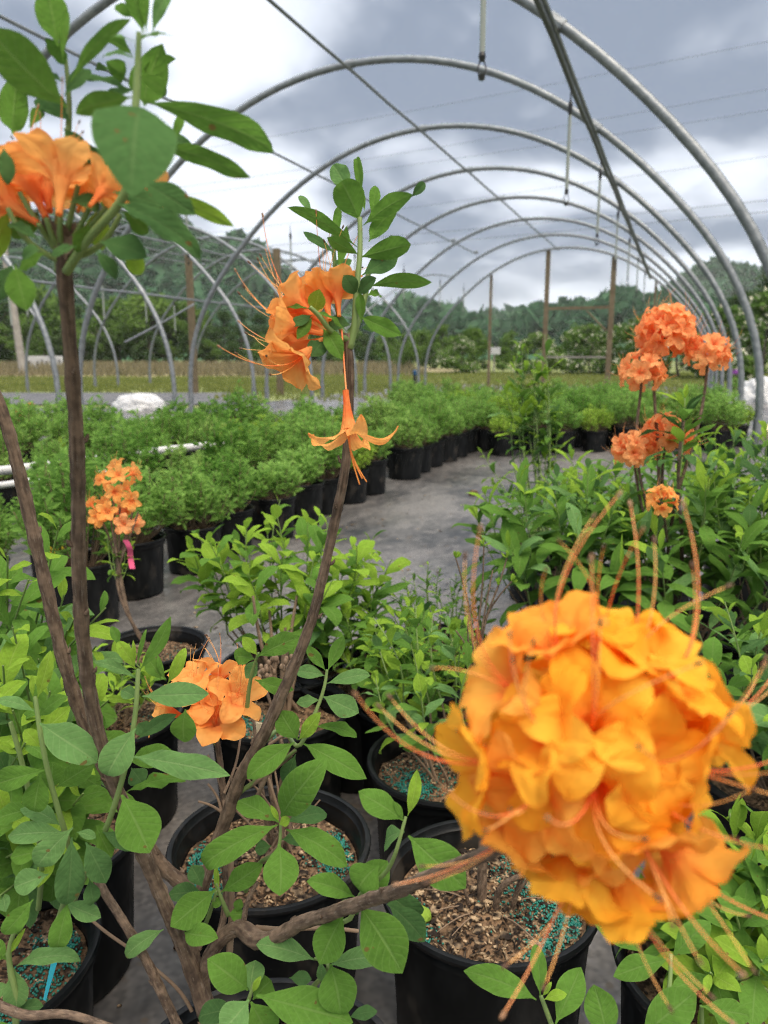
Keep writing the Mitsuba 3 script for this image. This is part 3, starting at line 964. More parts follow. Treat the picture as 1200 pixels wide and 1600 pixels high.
def stem_px(parent, pts, radii, mat='bark', name='stem', rough=0.0, ns=10, n=None, seed=1, label=None):
    """pts: (px, py, z) seen points; radii in metres along them"""
    P = np.array([W(*p) for p in pts])
    R_ = np.interp(np.linspace(0, 1, len(P)), np.linspace(0, 1, len(radii)), radii)
    n = n or max(8, 5 * len(pts))
    c = spline(np.c_[P, R_], n)
    if rough:
        L_ = np.r_[0, np.cumsum(np.linalg.norm(np.diff(c[:, :3], axis=0), axis=1))]
        rn = np.random.default_rng(seed + 77)
        for s_ in np.arange(.03, L_[-1], .055):
            s_ = s_ + rn.normal(0, .012)
            c[:, 3] *= 1 + rn.uniform(.03, .11) * np.exp(-((L_ - s_) / .006) ** 2)
            k_ = int(np.clip(np.searchsorted(L_, s_), 1, len(c) - 2))
            if rn.random() < .75:
                t_ = unit(c[k_ + 1, :3] - c[k_ - 1, :3])
                o_ = unit(np.cross(t_, rn.normal(size=3)))
                p_ = c[k_, :3] + o_ * c[k_, 3] * .85
                put('bud', parent, MB().add(*tube([p_, p_ + o_ * .0016 + t_ * .001, p_ + o_ * .003 + t_ * .0035, p_ + o_ * .0036 + t_ * .006], [c[k_, 3] * .38, c[k_, 3] * .34, .0013, .0004], 7)).out(mat, True))
    put(name, parent, MB().add(*tube(c[:, :3], np.maximum(c[:, 3], 0.0004), ns, rough, seed)).out(mat, True), label=label)
    return c[:, :3]


def shoot(parent, pts, n, L, mats, shp='oval', r0=0.0018, r1=0.0009, t0=0.25, stem='green_stem', r=None, tipup=True, spread=(70, 25), name='stem', wide=1.0):
    """a leafy shoot along world points, leaves in a spiral, larger below and upright at the tip"""
    r = r or rng
    c = spline(np.asarray(pts, float), 14)
    put(name, parent, MB().add(*tube(c, np.linspace(r0, r1, 14), 7)).out(stem, True))
    ph = r.uniform(0, 6.28)
    for i in range(n):
        u = t0 + (1 - t0) * (i + 0.5) / n
        k = u * 13
        j = min(12, int(k))
        p = c[j] + (c[j + 1] - c[j]) * (k - j)
        ax = unit(c[j + 1] - c[j])
        x = unit(np.cross(ax, [0.3, 0.5, 0.1]))
        y = np.cross(ax, x)
        a = ph + i * 2.4
        out = math.cos(a) * x + math.sin(a) * y
        el = math.radians(spread[0] + (spread[1] - spread[0]) * (i / max(1, n - 1)) ** 1.5 + r.normal(0, 9))
        d = ax * math.cos(el) + out * math.sin(el)
        d = unit(d + UP * r.uniform(-0.15, 0.15))
        nn = ax * math.sin(el) - out * math.cos(el) + UP * 0.7
        size = L * (0.72 + 0.45 * math.sin(math.pi * min(1, 0.25 + 0.65 * i / max(1, n - 1)))) * r.uniform(0.75, 1.15)
        if i >= n - 2:
            size *= 0.62
        m = mats[min(len(mats) - 1, int(r.random() ** 1.2 * len(mats)))]
        if i >= n - 3 and r.random() < 0.6:
            m = 'leaf_bright'
        leaf_at(parent, p, d, nn, size, m, shp, r, wide)


def bush(parent, base, height, radius, shoots, per, L, mats, shp='oval', seed=0, wood='twig', lean=(0, 0), low=0.35):
    r = np.random.default_rng(seed)
    for i in range(shoots):
        a = i * 2.399 + r.normal(0, .2)
        q = math.sqrt((i + 0.5) / shoots) * radius
        top = base + np.array([math.cos(a) * q + lean[0], math.sin(a) * q + lean[1], height * (1 - 0.30 * (q / radius) ** 2) * r.uniform(0.82, 1.06)])
        b0 = base + np.array([math.cos(a), math.sin(a), 0]) * 0.02
        b0[2] -= 0.02
        mid = b0 + (top - b0) * 0.45 + np.array([math.cos(a), math.sin(a), 0]) * q * 0.15
        m2 = b0 + (top - b0) * low * 1.2 + np.array([math.cos(a), math.sin(a), 0]) * q * 0.12
        put('branch', parent, MB().add(*tube(spline(np.array([b0, (b0 + m2) / 2 + r.normal(0, .006, 3), m2]), 8), np.linspace(0.0035, 0.002, 8), 6)).out(wood, True))
        shoot(parent, [m2, (m2 + top) / 2 + r.normal(0, 0.012, 3), top], per, L, mats, shp, 0.002, 0.001, 0.08, r=r)


# ------------------------------------------------------------------ azalea flowers


def corolla_geo(seed, tube_len=0.5, curl=1.0, wide=1.0):
    """unit azalea flower along +Z: a narrow tube of length tube_len that opens into five ruffled lobes; v of uv runs base to tip"""
    r = np.random.default_rng(seed)
    V, Fc, UV, n0 = [], [], [], 0
    nt, na = 8, 20
    z = np.linspace(0, tube_len, nt)
    rad = 0.045 + 0.085 * (z / tube_len) ** 2.2
    a = np.arange(na) * 2 * np.pi / na
    v = np.stack([rad[:, None] * np.cos(a), rad[:, None] * np.sin(a), np.repeat(z[:, None], na, 1)], -1).reshape(-1, 3)
    uv = np.stack([np.tile(a / 6.283, nt), np.repeat(np.linspace(0, 0.25, nt), na)], 1)
    V.append(v), UV.append(uv), Fc.append(grid_faces(na, nt, True))
    n0 += len(v)
    nu, nv = 9, 13
    for k in range(5):
        t = np.linspace(0, 1, nv)
        th = 0.42 + (t ** 0.62) * (1.05 + r.normal(0, .17)) * curl + np.clip(t - 0.55, 0, 1) * r.uniform(0.0, 2.6) * curl
        Ln = 0.66 * r.uniform(0.88, 1.14) * (1.1 if k == 0 else 1)
        dt = Ln / (nv - 1)
        cr = 0.125 + np.r_[0, np.cumsum(np.sin((th[1:] + th[:-1]) / 2))] * dt
        cz = tube_len - 0.008 + np.r_[0, np.cumsum(np.cos((th[1:] + th[:-1]) / 2))] * dt
        hw = 0.215 * wide * r.uniform(0.86, 1.12) * (1.12 if k == 0 else 1)
        w = 0.080 + (hw - 0.080) * np.sin(np.pi / 2 * np.clip(t / 0.52, 0, 1)) ** 1.3
        w *= np.clip(1 - np.clip((t - 0.50) / 0.505, 0, 1) ** 1.9, 0.02, 1) ** 0.72
        U, Tt = np.meshgrid(np.linspace(-1, 1, nu), t)
        ruff = 0.050 * np.sin(Tt * r.uniform(8, 15) + np.sign(U) * r.uniform(0, 3) + r.uniform(0, 6)) * np.abs(U) ** 1.4 * np.clip(Tt * 1.4, 0, 1) * w[:, None] / 0.2
        ruff += 0.03 * (meshkit.noise(np.stack([U * 1.7, Tt * 4, U * 0 + seed * 7 + k], -1), seed) - 0.5)
        cup = (0.07 + 0.10 * r.random()) * U * U * (1 - Tt * 0.8) * w[:, None] / 0.3 - 0.035 * np.exp(-(U / 0.2) ** 2) * np.clip(Tt * 2.2, 0, 1) * (1 - 0.6 * Tt)
        off = ruff + cup
        nr, nz = -np.cos(th), np.sin(th)
        ang = k * 2 * np.pi / 5 + r.normal(0, .07)
        # sideways spread follows the tube's curve near the throat
        side = U * w[:, None]
        rr = cr[:, None] + nr[:, None] * off - (side ** 2) / (2 * 0.14) * np.clip(1 - Tt * 4, 0, 1)
        zz = cz[:, None] + nz[:, None] * off + (0.012 if k % 2 else 0)
        ca, sa = math.cos(ang), math.sin(ang)
        v = np.stack([rr * ca - side * sa, rr * sa + side * ca, zz], -1).reshape(-1, 3)
        uv = np.stack([np.repeat(np.linspace(0, 1, nu)[None], nv, 0) * 0.2 + k * 0.2, 0.25 + 0.75 * Tt], -1).reshape(-1, 2)
        V.append(v), UV.append(uv), Fc.append(grid_faces(nu, nv) + n0)
        n0 += len(v)
    f = np.vstack(Fc)
    return np.vstack(V), np.vstack([f[:, [0, 1, 2]], f[:, [0, 2, 3]]]), np.vstack(UV)


COROLLA = {}
for kind, curl in (('open', 1.0), ('recurved', 1.3), ('soft', 0.70)):
    COROLLA[kind] = []
    for i in range(4):
        v, f, uv = corolla_geo(300 + i, 0.55, curl, 1.12)
        COROLLA[kind].append(mikit.ply((v, f), 'petal_gold', True, uv=uv))
COROLLA['broad'] = []
for i in range(5):
    v, f, uv = corolla_geo(340 + i, 0.50, 0.86 + 0.13 * i, 1.16)
    COROLLA['broad'].append(mikit.ply((v, f), 'petal_gold', True, uv=uv))


def stamen_geo(L, bend, seed, r=0.0056, anther=True):
    rr = np.random.default_rng(seed)
    t = np.linspace(0, 1, 15)
    c = np.stack([bend * (t ** 2) * L * 0.5 + 0.02 * rr.normal() * np.sin(3 * t), 0.05 * rr.normal() * t * L, t * L * (1 - 0.12 * abs(bend) * t)], 1)
    rad = np.linspace(r, r * 0.7, 15)
    v, f, uv = tube(c, rad, 6)
    uv[:, 1] *= 0.95
    mb = MB().add(v, f, uv)
    if anther:
        d = unit(c[-1] - c[-2])
        a = c[-1] + d * 0.02
        m = ICO
        M = frame(a, d, [0.1, 1, 0.2])
        vv = np.asarray(m.vertices) * [0.014, 0.036, 0.014]
        mb.add(vv @ M[:3, :3].T + a, m.faces, np.full((len(vv), 2), 0.99))
    return mb


STAMEN = [stamen_geo(L, b, 400 + i).out('stamen_skin', True) for i, (L, b) in enumerate(((.95, 0.9), (1.1, 1.2), (0.85, 1.3), (1.0, 0.7)))]
STYLE_TIP = [np.vstack(stamen_geo(L, b, 420 + i, 0.012).v)[-12:].mean(0) for i, (L, b) in enumerate(((1.3, 1.2), (1.2, 0.9)))]
TIPS = []
STYLE = [stamen_geo(L, b, 420 + i, 0.0068).out('style_skin', True) for i, (L, b) in enumerate(((1.3, 1.2), (1.2, 0.9)))]


def zframe(o, d, up, s):
    d = unit(d)
    up = np.asarray(up, float)
    x = unit(up - d * (up @ d))
    y = np.cross(d, x)
    M = np.eye(4)
    M[:3, 0], M[:3, 1], M[:3, 2], M[:3, 3] = x * s, y * s, d * s, o
    return M


def flower(truss, o, d, size, mat, kind='open', r=rng, stamens=5, roll=None, ss=1.0):
    """size: metres from the tube's base to the throat x 1.8 or so (the unit flower is about 1.1 across)"""
    sh = COROLLA[kind][r.integers(len(COROLLA[kind]))]
    Mz = zframe(o, d, UP + r.normal(0, .15, 3), size)
    a = r.uniform(0, 6.28) if roll is None else roll
    ca, sa = math.cos(a), math.sin(a)
    Rz = np.eye(4)
    Rz[:2, :2] = [[ca, -sa], [sa, ca]]
    fk = put('flower', truss, {**sh, 'bsdf': {'type': 'ref', 'id': mat}}, Mz @ Rz)
    if not stamens:
        return
    S0 = np.diag([ss, ss, ss, 1.0])
    S0[2, 3] = 0.42
    for i in range(stamens + 1):
        b = r.normal(0, 0.7) if i < stamens else 0.0
        tl = r.normal(0, 0.10) if i < stamens else 0.03
        cb, sb = math.cos(b), math.sin(b)
        Rb = np.eye(4)
        Rb[:2, :2] = [[cb, -sb], [sb, cb]]
        Rt = np.eye(4)
        Rt[0, 0], Rt[0, 2], Rt[2, 0], Rt[2, 2] = math.cos(tl), math.sin(tl), -math.sin(tl), math.cos(tl)
        if i < stamens:
            put('stamen', truss, STAMEN[r.integers(4)], Mz @ S0 @ Rb @ Rt)
        else:
            j = r.integers(2)
            put('pistil', truss, STYLE[j], Mz @ S0 @ Rb @ Rt)
            TIPS.append((truss, (Mz @ S0 @ Rb @ Rt @ np.array([*STYLE_TIP[j], 1]))[:3]))


def flower_px(truss, b, th, z, zt, size, mat, kind='open', r=rng, roll=None, stamens=5, ss=1.0):
    A, B = W(b[0], b[1], z), W(th[0], th[1], zt)
    flower(truss, A, B - A, size, mat, kind, r, stamens, roll, ss)


def ball_truss(parent, c, rad, n, mat, r, label=None, flat=1.0, kind='open', stamens=5, low=-0.6, stalk=None, axis=UP):
    """a round truss of n flowers round the point c, petals out to rad"""
    tr = key('flower_truss', parent)
    if label:
        labels[tr] = {'label': label}
    axis = unit(axis)
    x = unit(np.cross(axis, [0.2, 0.9, 0.31]))
    y = np.cross(axis, x)
    size = rad * 0.78
    for i in range(n):
        zc = 1 - (1 - low) * (i + 0.5) / n
        a = i * 2.39996 + r.normal(0, .12)
        s = math.sqrt(max(0, 1 - zc * zc))
        d = unit((x * math.cos(a) + y * math.sin(a)) * s + axis * zc * flat + r.normal(0, .08, 3))
        o = c + d * rad * 0.24
        flower(tr, o, d, size * r.uniform(0.88, 1.06), mat, kind if r.random() < 0.7 else 'recurved', r, stamens)
    return tr

# ------------------------------------------------------------------ the near flowering azalea
GR = ['leaf_green', 'leaf_green', 'leaf_soft', 'leaf_dark']
az = thing('potted_azalea', 'tall near azalea with bare brown stems and the largest orange truss', 'potted plant', 'near flowering azaleas')
pot(az, 0, 0, xy=cam_xy(-0.125, 0.63), seed=1, chips=260, granules=300)
stem_px(az, [(352, 1690, .815), (324, 1590, .80), (290, 1490, .78), (235, 1360, .74), (185, 1240, .70), (150, 1130, .66), (130, 1000, .61), (123, 880, .57), (122, 760, .53), (117, 640, .49), (108, 520, .455), (101, 430, .43), (97, 380, .42)],
        [.0098, .0088, .0074, .0067, .0062, .0059, .0057, .0053, .0049, .0046, .0042, .0042, .003], rough=0.22, ns=16, n=110, seed=2)
stem_px(az, [(300, 1425, .86), (288, 1384, .855), (262, 1362, .85), (232, 1322, .84), (190, 1250, .82), (140, 1150, .79), (105, 1050, .76), (75, 930, .73), (40, 780, .70), (2, 640, .67), (-40, 540, .65)],
        [.0085, .0090, .0080, .0074, .0072, .0068, .0064, .0060, .0057, .0053, .005], rough=0.24, ns=14, n=90, seed=3)
stem_px(az, [(348, 1690, .84), (318, 1580, .84), (303, 1500, .84), (304, 1440, .84), (320, 1375, .83), (335, 1328, .83), (356, 1270, .82), (376, 1214, .80), (406, 1161, .78), (438, 1090, .76), (476, 1000, .74), (500, 920, .72), (522, 820, .70), (538, 740, .68), (545, 650, .66), (545, 560, .64), (542, 520, .635)],
        [.0070, .0070, .0070, .0070, .0070, .0070, .0073, .0071, .0066, .0059, .0052, .0048, .0045, .0043, .004, .0038, .003], rough=0.2, ns=14, n=120, seed=4)
stem_px(az, [(330, 1600, .81), (316, 1532, .80), (324, 1502, .79), (339, 1476, .78), (357, 1457, .77), (379, 1450, .76), (391, 1461, .75), (410, 1469, .735), (436, 1461, .72), (470, 1442, .695), (504, 1431, .67), (560, 1412, .62), (620, 1392, .56), (700, 1357, .47), (770, 1330, .40), (835, 1290, .345)],
        [.0095, .0082, .0074, .0070, .0072, .0084, .0090, .0076, .0069, .0066, .0062, .0057, .0052, .0043, .0036, .003], rough=0.2, ns=14, n=110, seed=5)
stem_px(az, [(300, 1650, .78), (275, 1598, .775), (250, 1545, .77), (222, 1488, .765), (196, 1445, .76), (170, 1405, .76), (150, 1372, .76)], [.0055, .005, .0045, .0043, .004], rough=0.15, n=40)
stem_px(az, [(300, 1580, .80), (286, 1556, .80), (240, 1512, .80), (205, 1484, .80), (165, 1456, .80), (135, 1430, .80)], [.002, .0018, .0017, .0016], 'twig')
stem_px(az, [(380, 1452, .76), (384, 1420, .76), (393, 1395, .76), (402, 1378, .76)], [.003, .0025, .002], 'bark')
stem_px(az, [(400, 1450, .75), (440, 1452, .77), (500, 1450, .79), (560, 1455, .80)], [.003, .0025, .002], 'twig')
stem_px(az, [(330, 1500, .82), (350, 1430, .85), (352, 1350, .86), (350, 1270, .87), (344, 1190, .87), (338, 1150, .87)], [.004, .004, .0036, .0034], 'bark', n=30)
stem_px(az, [(360, 1340, .84), (362, 1420, .84), (358, 1495, .84)], [.0035, .0035, .004], 'twig')
for a, b in (((352, 1270, .86), (325, 1180, .90)), ((350, 1240, .86), (376, 1150, .9)), ((345, 1268, .86), (310, 1252, .86)), ((346, 1270, .86), (325, 1225, .88)), ((346, 1272, .86), (395, 1185, .92)), ((430, 1180, .79), (385, 1230, .82))):
    stem_px(az, [a, ((a[0] + b[0]) / 2 + 5, (a[1] + b[1]) / 2, (a[2] + b[2]) / 2), b], [.0018, .0013], 'twig', n=8)

# --- truss and leaves at the top left (close, a little out of focus)
ZT = .40
tl = key('flower_truss', az)
for b, th, sz, kd in (((92, 335), (98, 252), .040, 'open'), ((72, 340), (38, 268), .042, 'open'), ((60, 350), (-14, 300), .042, 'open'), ((78, 330), (60, 246), .040, 'soft'),
                      ((140, 322), (166, 292), .026, 'soft'), ((122, 330), (134, 290), .024, 'soft'), ((200, 305), (236, 285), .024, 'recurved')):
    zb = ZT + rng.uniform(-.01, .015)
    flower_px(tl, b, th, zb, zb + .008 + rng.uniform(-.006, .016), sz * .92, 'petal_orange', kd, stamens=2)
for a, b, c in (((96, 402), (60, 350), (30, 300)), ((106, 398), (135, 360), (165, 325)), ((99, 392), (110, 340), (122, 290)), ((95, 408), (45, 378), (12, 325)), ((108, 404), (160, 380), (188, 335)), ((100, 388), (94, 370), (94, 340)), ((97, 394), (82, 370), (72, 340)), ((104, 392), (122, 360), (140, 324)), ((96, 398), (70, 366), (60, 350))):
    stem_px(az, [(*a, .425), (*b, .415), (*c, .408)], [.0019, .0013], 'green_stem', 'flower_stalk', n=10)
for i in range(9):                                    # brown bud scales round the joint
    p = W(98 + rng.normal(0, 6), 392 + rng.uniform(-14, 22), .422)
    v, f, uv = leaf_geo(.016, .007, nu=3, nv=6, seed=i, bend=-.3)
    M = frame(p, UP * .8 + RIGHT * rng.normal(0, .5) - FWD * rng.uniform(0, .3), -FWD)
    put('bud_scale', az, mikit.ply((v @ M[:3, :3].T + p, np.vstack([f[:, [0, 1, 2]], f[:, [0, 2, 3]]])), 'twig', True))
stem_px(az, [(104, 425, .425), (150, 360, .405), (196, 300, .39), (210, 200, .38), (215, 110, .375), (217, 50, .37)], [.0026, .0023, .0020, .0012], 'green_stem', 'shoot')
stem_px(az, [(92, 425, .43), (95, 300, .43), (108, 180, .425), (102, 88, .42)], [.0026, .0011], 'green_stem', 'shoot')
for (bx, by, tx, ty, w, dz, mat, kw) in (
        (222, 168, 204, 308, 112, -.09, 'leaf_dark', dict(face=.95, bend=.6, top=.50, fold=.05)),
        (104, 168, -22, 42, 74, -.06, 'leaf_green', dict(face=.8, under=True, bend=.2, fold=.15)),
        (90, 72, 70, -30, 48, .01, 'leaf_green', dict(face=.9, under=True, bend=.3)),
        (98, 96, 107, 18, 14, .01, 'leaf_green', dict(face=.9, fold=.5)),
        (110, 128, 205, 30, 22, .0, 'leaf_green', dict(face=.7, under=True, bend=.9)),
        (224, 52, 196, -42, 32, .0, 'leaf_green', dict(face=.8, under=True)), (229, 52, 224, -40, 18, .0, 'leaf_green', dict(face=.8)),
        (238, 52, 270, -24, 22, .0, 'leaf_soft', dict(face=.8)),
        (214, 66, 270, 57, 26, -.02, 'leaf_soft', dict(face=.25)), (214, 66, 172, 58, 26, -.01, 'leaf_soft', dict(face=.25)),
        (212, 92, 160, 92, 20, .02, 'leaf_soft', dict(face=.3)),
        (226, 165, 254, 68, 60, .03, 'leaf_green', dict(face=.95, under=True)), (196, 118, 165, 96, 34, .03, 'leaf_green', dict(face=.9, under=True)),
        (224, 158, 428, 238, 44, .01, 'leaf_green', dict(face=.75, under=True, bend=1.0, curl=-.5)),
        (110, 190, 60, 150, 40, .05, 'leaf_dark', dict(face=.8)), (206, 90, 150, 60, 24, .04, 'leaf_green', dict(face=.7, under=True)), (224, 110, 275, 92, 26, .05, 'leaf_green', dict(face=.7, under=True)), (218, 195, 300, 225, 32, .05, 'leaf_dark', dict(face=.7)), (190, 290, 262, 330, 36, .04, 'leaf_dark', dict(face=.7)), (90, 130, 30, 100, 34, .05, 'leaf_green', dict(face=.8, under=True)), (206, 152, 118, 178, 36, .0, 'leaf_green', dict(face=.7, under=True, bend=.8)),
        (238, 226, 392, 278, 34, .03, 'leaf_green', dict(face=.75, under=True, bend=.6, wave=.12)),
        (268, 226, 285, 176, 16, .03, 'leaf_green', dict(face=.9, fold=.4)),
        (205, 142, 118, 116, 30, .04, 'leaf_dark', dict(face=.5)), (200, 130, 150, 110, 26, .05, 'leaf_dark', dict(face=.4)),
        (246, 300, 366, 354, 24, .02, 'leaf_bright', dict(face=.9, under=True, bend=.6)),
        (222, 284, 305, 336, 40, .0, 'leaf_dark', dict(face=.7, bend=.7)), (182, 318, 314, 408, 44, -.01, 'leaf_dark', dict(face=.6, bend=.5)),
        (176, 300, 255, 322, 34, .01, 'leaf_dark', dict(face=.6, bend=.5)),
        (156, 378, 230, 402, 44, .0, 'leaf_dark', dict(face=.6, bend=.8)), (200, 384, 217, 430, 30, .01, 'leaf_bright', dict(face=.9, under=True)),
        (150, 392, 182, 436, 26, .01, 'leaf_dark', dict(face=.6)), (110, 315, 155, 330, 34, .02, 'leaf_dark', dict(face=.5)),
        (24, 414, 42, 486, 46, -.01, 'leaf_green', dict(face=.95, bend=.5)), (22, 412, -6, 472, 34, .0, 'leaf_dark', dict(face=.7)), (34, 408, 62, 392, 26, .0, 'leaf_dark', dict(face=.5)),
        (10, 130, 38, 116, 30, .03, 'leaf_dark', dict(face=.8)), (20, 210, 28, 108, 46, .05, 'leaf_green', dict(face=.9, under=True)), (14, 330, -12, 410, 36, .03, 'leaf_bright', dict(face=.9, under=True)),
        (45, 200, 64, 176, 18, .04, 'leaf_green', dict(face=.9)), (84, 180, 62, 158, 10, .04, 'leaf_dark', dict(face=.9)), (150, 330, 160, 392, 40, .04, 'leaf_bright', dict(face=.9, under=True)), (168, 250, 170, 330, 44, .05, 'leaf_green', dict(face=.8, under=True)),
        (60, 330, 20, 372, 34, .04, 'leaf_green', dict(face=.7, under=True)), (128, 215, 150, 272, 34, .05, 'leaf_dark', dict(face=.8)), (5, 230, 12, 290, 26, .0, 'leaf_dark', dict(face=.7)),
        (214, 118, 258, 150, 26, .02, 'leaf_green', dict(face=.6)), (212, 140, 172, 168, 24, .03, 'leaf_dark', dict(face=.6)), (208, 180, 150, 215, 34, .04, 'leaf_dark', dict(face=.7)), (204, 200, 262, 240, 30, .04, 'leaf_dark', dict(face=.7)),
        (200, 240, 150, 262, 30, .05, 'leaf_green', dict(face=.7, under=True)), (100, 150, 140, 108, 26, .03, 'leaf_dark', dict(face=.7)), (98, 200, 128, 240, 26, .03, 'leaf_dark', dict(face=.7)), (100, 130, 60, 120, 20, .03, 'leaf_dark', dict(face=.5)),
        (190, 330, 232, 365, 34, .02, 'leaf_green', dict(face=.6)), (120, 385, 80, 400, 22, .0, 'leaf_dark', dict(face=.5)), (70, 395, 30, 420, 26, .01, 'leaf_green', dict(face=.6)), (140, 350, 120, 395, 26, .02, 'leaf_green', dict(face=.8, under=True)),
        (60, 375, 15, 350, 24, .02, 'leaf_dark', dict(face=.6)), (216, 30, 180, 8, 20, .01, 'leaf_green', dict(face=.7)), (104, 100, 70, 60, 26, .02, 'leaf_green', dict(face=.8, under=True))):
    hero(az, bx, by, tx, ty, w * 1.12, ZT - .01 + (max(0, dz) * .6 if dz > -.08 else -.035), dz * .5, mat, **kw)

# --- truss and leaves at the centre
ZC = .63
tc = key('flower_truss', az)
for b, th, dzz, sz, kd in (((504, 522), (470, 514), -.01, .042, 'soft'), ((504, 530), (462, 566), -.02, .046, 'open'), ((530, 494), (526, 446), .0, .036, 'soft'), ((515, 500), (506, 450), .01, .040, 'open'),
                           ((505, 506), (462, 474), .0, .044, 'open'), ((506, 520), (462, 500), .02, .044, 'recurved'), ((505, 530), (452, 545), .01, .044, 'open')):
    flower_px(tc, b, th, ZC, ZC + dzz + .006, sz, 'petal_orange', kd, ss=1.35, stamens=3)
# the fallen flower that still hangs by its pistil
A, B = W(540, 610, .62), W(545, 668, .615)
fk = key('hanging_flower', az)
v, f, uv = corolla_geo(311, 0.62, 1.35, 0.62)
M = zframe(A, B - A, RIGHT, .054)
v = v @ M[:3, :3].T + A
scene[fk] = mikit.ply((v, f), 'petal_orange', True, uv=uv)
labels[fk] = {'label': 'single fallen flower hanging upside down by its pistil'}
put('pistil', fk, MB().add(*tube(spline(np.array([W(534, 515, .625), W(537, 560, .622), W(541, 612, .62)]), 12), .0007, 6)).out('style_skin', True))
for q in ((573, 753), (566, 748), (562, 757)):
    put('stamen', fk, MB().add(*tube(spline(np.array([W(545, 660, .615), W(547, 700, .612), W(*q, .61)]), 14), np.linspace(.0009, .0005, 14), 6)).out('petal_orange', True))
stem_px(az, [(546, 545, .637), (553, 515, .635), (557, 455, .63), (562, 400, .63), (562, 340, .63)], [.0034, .0026, .002], 'green_stem', 'shoot')
stem_px(az, [(545, 545, .637), (560, 500, .64), (572, 455, .645), (576, 420, .65)], [.003, .002], 'green_stem', 'shoot')
stem_px(az, [(542, 530, .635), (515, 515, .62), (497, 492, .61), (484, 480, .605)], [.0026, .0018], 'green_stem', 'shoot')
stem_px(az, [(542, 530, .635), (532, 512, .65), (524, 420, .66), (524, 350, .66), (532, 330, .66)], [.0024, .0016], 'green_stem', 'shoot')
for (bx, by, tx, ty, w, dz, mat, kw) in (
        (562, 346, 533, 283, 42, -.02, 'leaf_green', dict(face=.95, under=True, bend=.3)), (546, 304, 520, 257, 30, .01, 'leaf_soft', dict(face=.9, bend=.3)),
        (563, 312, 556, 249, 13, .01, 'leaf_green', dict(face=.9, fold=.6)), (580, 338, 586, 290, 18, .02, 'leaf_green', dict(face=.9)),
        (568, 352, 645, 304, 24, .0, 'leaf_green', dict(face=.7, under=True, bend=.4)), (643, 308, 664, 286, 13, .0, 'leaf_dark', dict(face=.8)),
        (576, 378, 622, 322, 26, .02, 'leaf_green', dict(face=.85, under=True)), (558, 386, 449, 324, 20, -.01, 'leaf_green', dict(face=.7, under=True, bend=.5, curl=-.4)),
        (488, 334, 467, 306, 11, .01, 'leaf_soft', dict(face=.9)), (561, 398, 511, 371, 20, -.02, 'leaf_green', dict(face=.8, under=True)),
        (563, 402, 642, 382, 32, -.01, 'leaf_green', dict(face=.8, under=True, bend=.5)), (566, 430, 622, 398, 28, .02, 'leaf_dark', dict(face=.8, bend=.3)),
        (594, 384, 628, 374, 14, .02, 'leaf_dark', dict(face=.6)), (576, 448, 675, 441, 22, -.01, 'leaf_green', dict(face=.7, under=True, bend=1.1)),
        (563, 495, 628, 524, 24, -.01, 'leaf_green', dict(face=.8, bend=.6)), (564, 512, 584, 516, 14, .01, 'leaf_dark', dict(face=.6)),
        (557, 462, 537, 430, 22, -.01, 'leaf_dark', dict(face=.8, curl=.5)), (558, 458, 588, 434, 20, -.02, 'leaf_dark', dict(face=.7)),
        (524, 396, 474, 362, 13, .01, 'leaf_dark', dict(face=.7, bend=.7)), (565, 505, 560, 458, 14, .0, 'leaf_green', dict(face=.8)), (574, 462, 594, 464, 14, .03, 'leaf_green', dict(face=.7)),
        (505, 514, 535, 562, 26, -.02, 'leaf_green', dict(face=.85)), (507, 533, 486, 557, 26, -.01, 'leaf_dark', dict(face=.8)), (491, 490, 499, 452, 24, -.02, 'leaf_bright', dict(face=.85)),
        (483, 482, 441, 479, 9, .0, 'leaf_green', dict(face=.5)), (488, 492, 454, 512, 16, -.01, 'leaf_dark', dict(face=.6)), (488, 496, 464, 530, 15, -.01, 'leaf_green', dict(face=.7)),
        (545, 522, 496, 489, 11, -.02, 'leaf_green', dict(face=.5)), (547, 508, 513, 503, 24, .01, 'leaf_dark', dict(face=.7)), (528, 425, 542, 352, 14, .02, 'leaf_green', dict(face=.8)),
        (524, 380, 530, 318, 12, .03, 'leaf_green', dict(face=.8)), (545, 420, 530, 405, 26, .03, 'leaf_soft', dict(face=.7)), (525, 440, 498, 435, 14, .03, 'leaf_dark', dict(face=.7)), (570, 330, 566, 300, 8, .01, 'leaf_green', dict(face=.9))):
    hero(az, bx, by, tx, ty, w * 1.25, ZC, dz, mat, **kw)

# --- low truss
ZL = .86
tw = key('flower_truss', az)
for b, th, dzz, sz, kd, st in (((338, 1140), (337, 1114), -.045, .052, 'open', 3), ((352, 1108), (378, 1082), -.03, .052, 'open', 5), ((318, 1105), (303, 1064), -.01, .052, 'open', 4), ((300, 1125), (258, 1110), -.01, .046, 'open', 5), ((333, 1100), (342, 1058), .01, .050, 'soft', 5), ((320, 1110), (316, 1080), -.03, .046, 'recurved', 0)):
    flower_px(tw, b, th, ZL, ZL + dzz, sz, 'petal_orange', kd, stamens=st)
for q in ((337, 1120), (352, 1108), (318, 1105), (300, 1125), (333, 1100)):
    stem_px(az, [(338, 1165, .87), ((338 + q[0]) / 2, 1142, .865), (*q, .86)], [.0015, .0012], 'green_stem', 'flower_stalk', n=8)

# --- the big truss on the right branch
CB = W(932, 1160, .315)
rb = np.random.default_rng(12)
bt = key('flower_truss', az)
labels[bt] = {'label': 'large round golden orange truss close to the eye'}
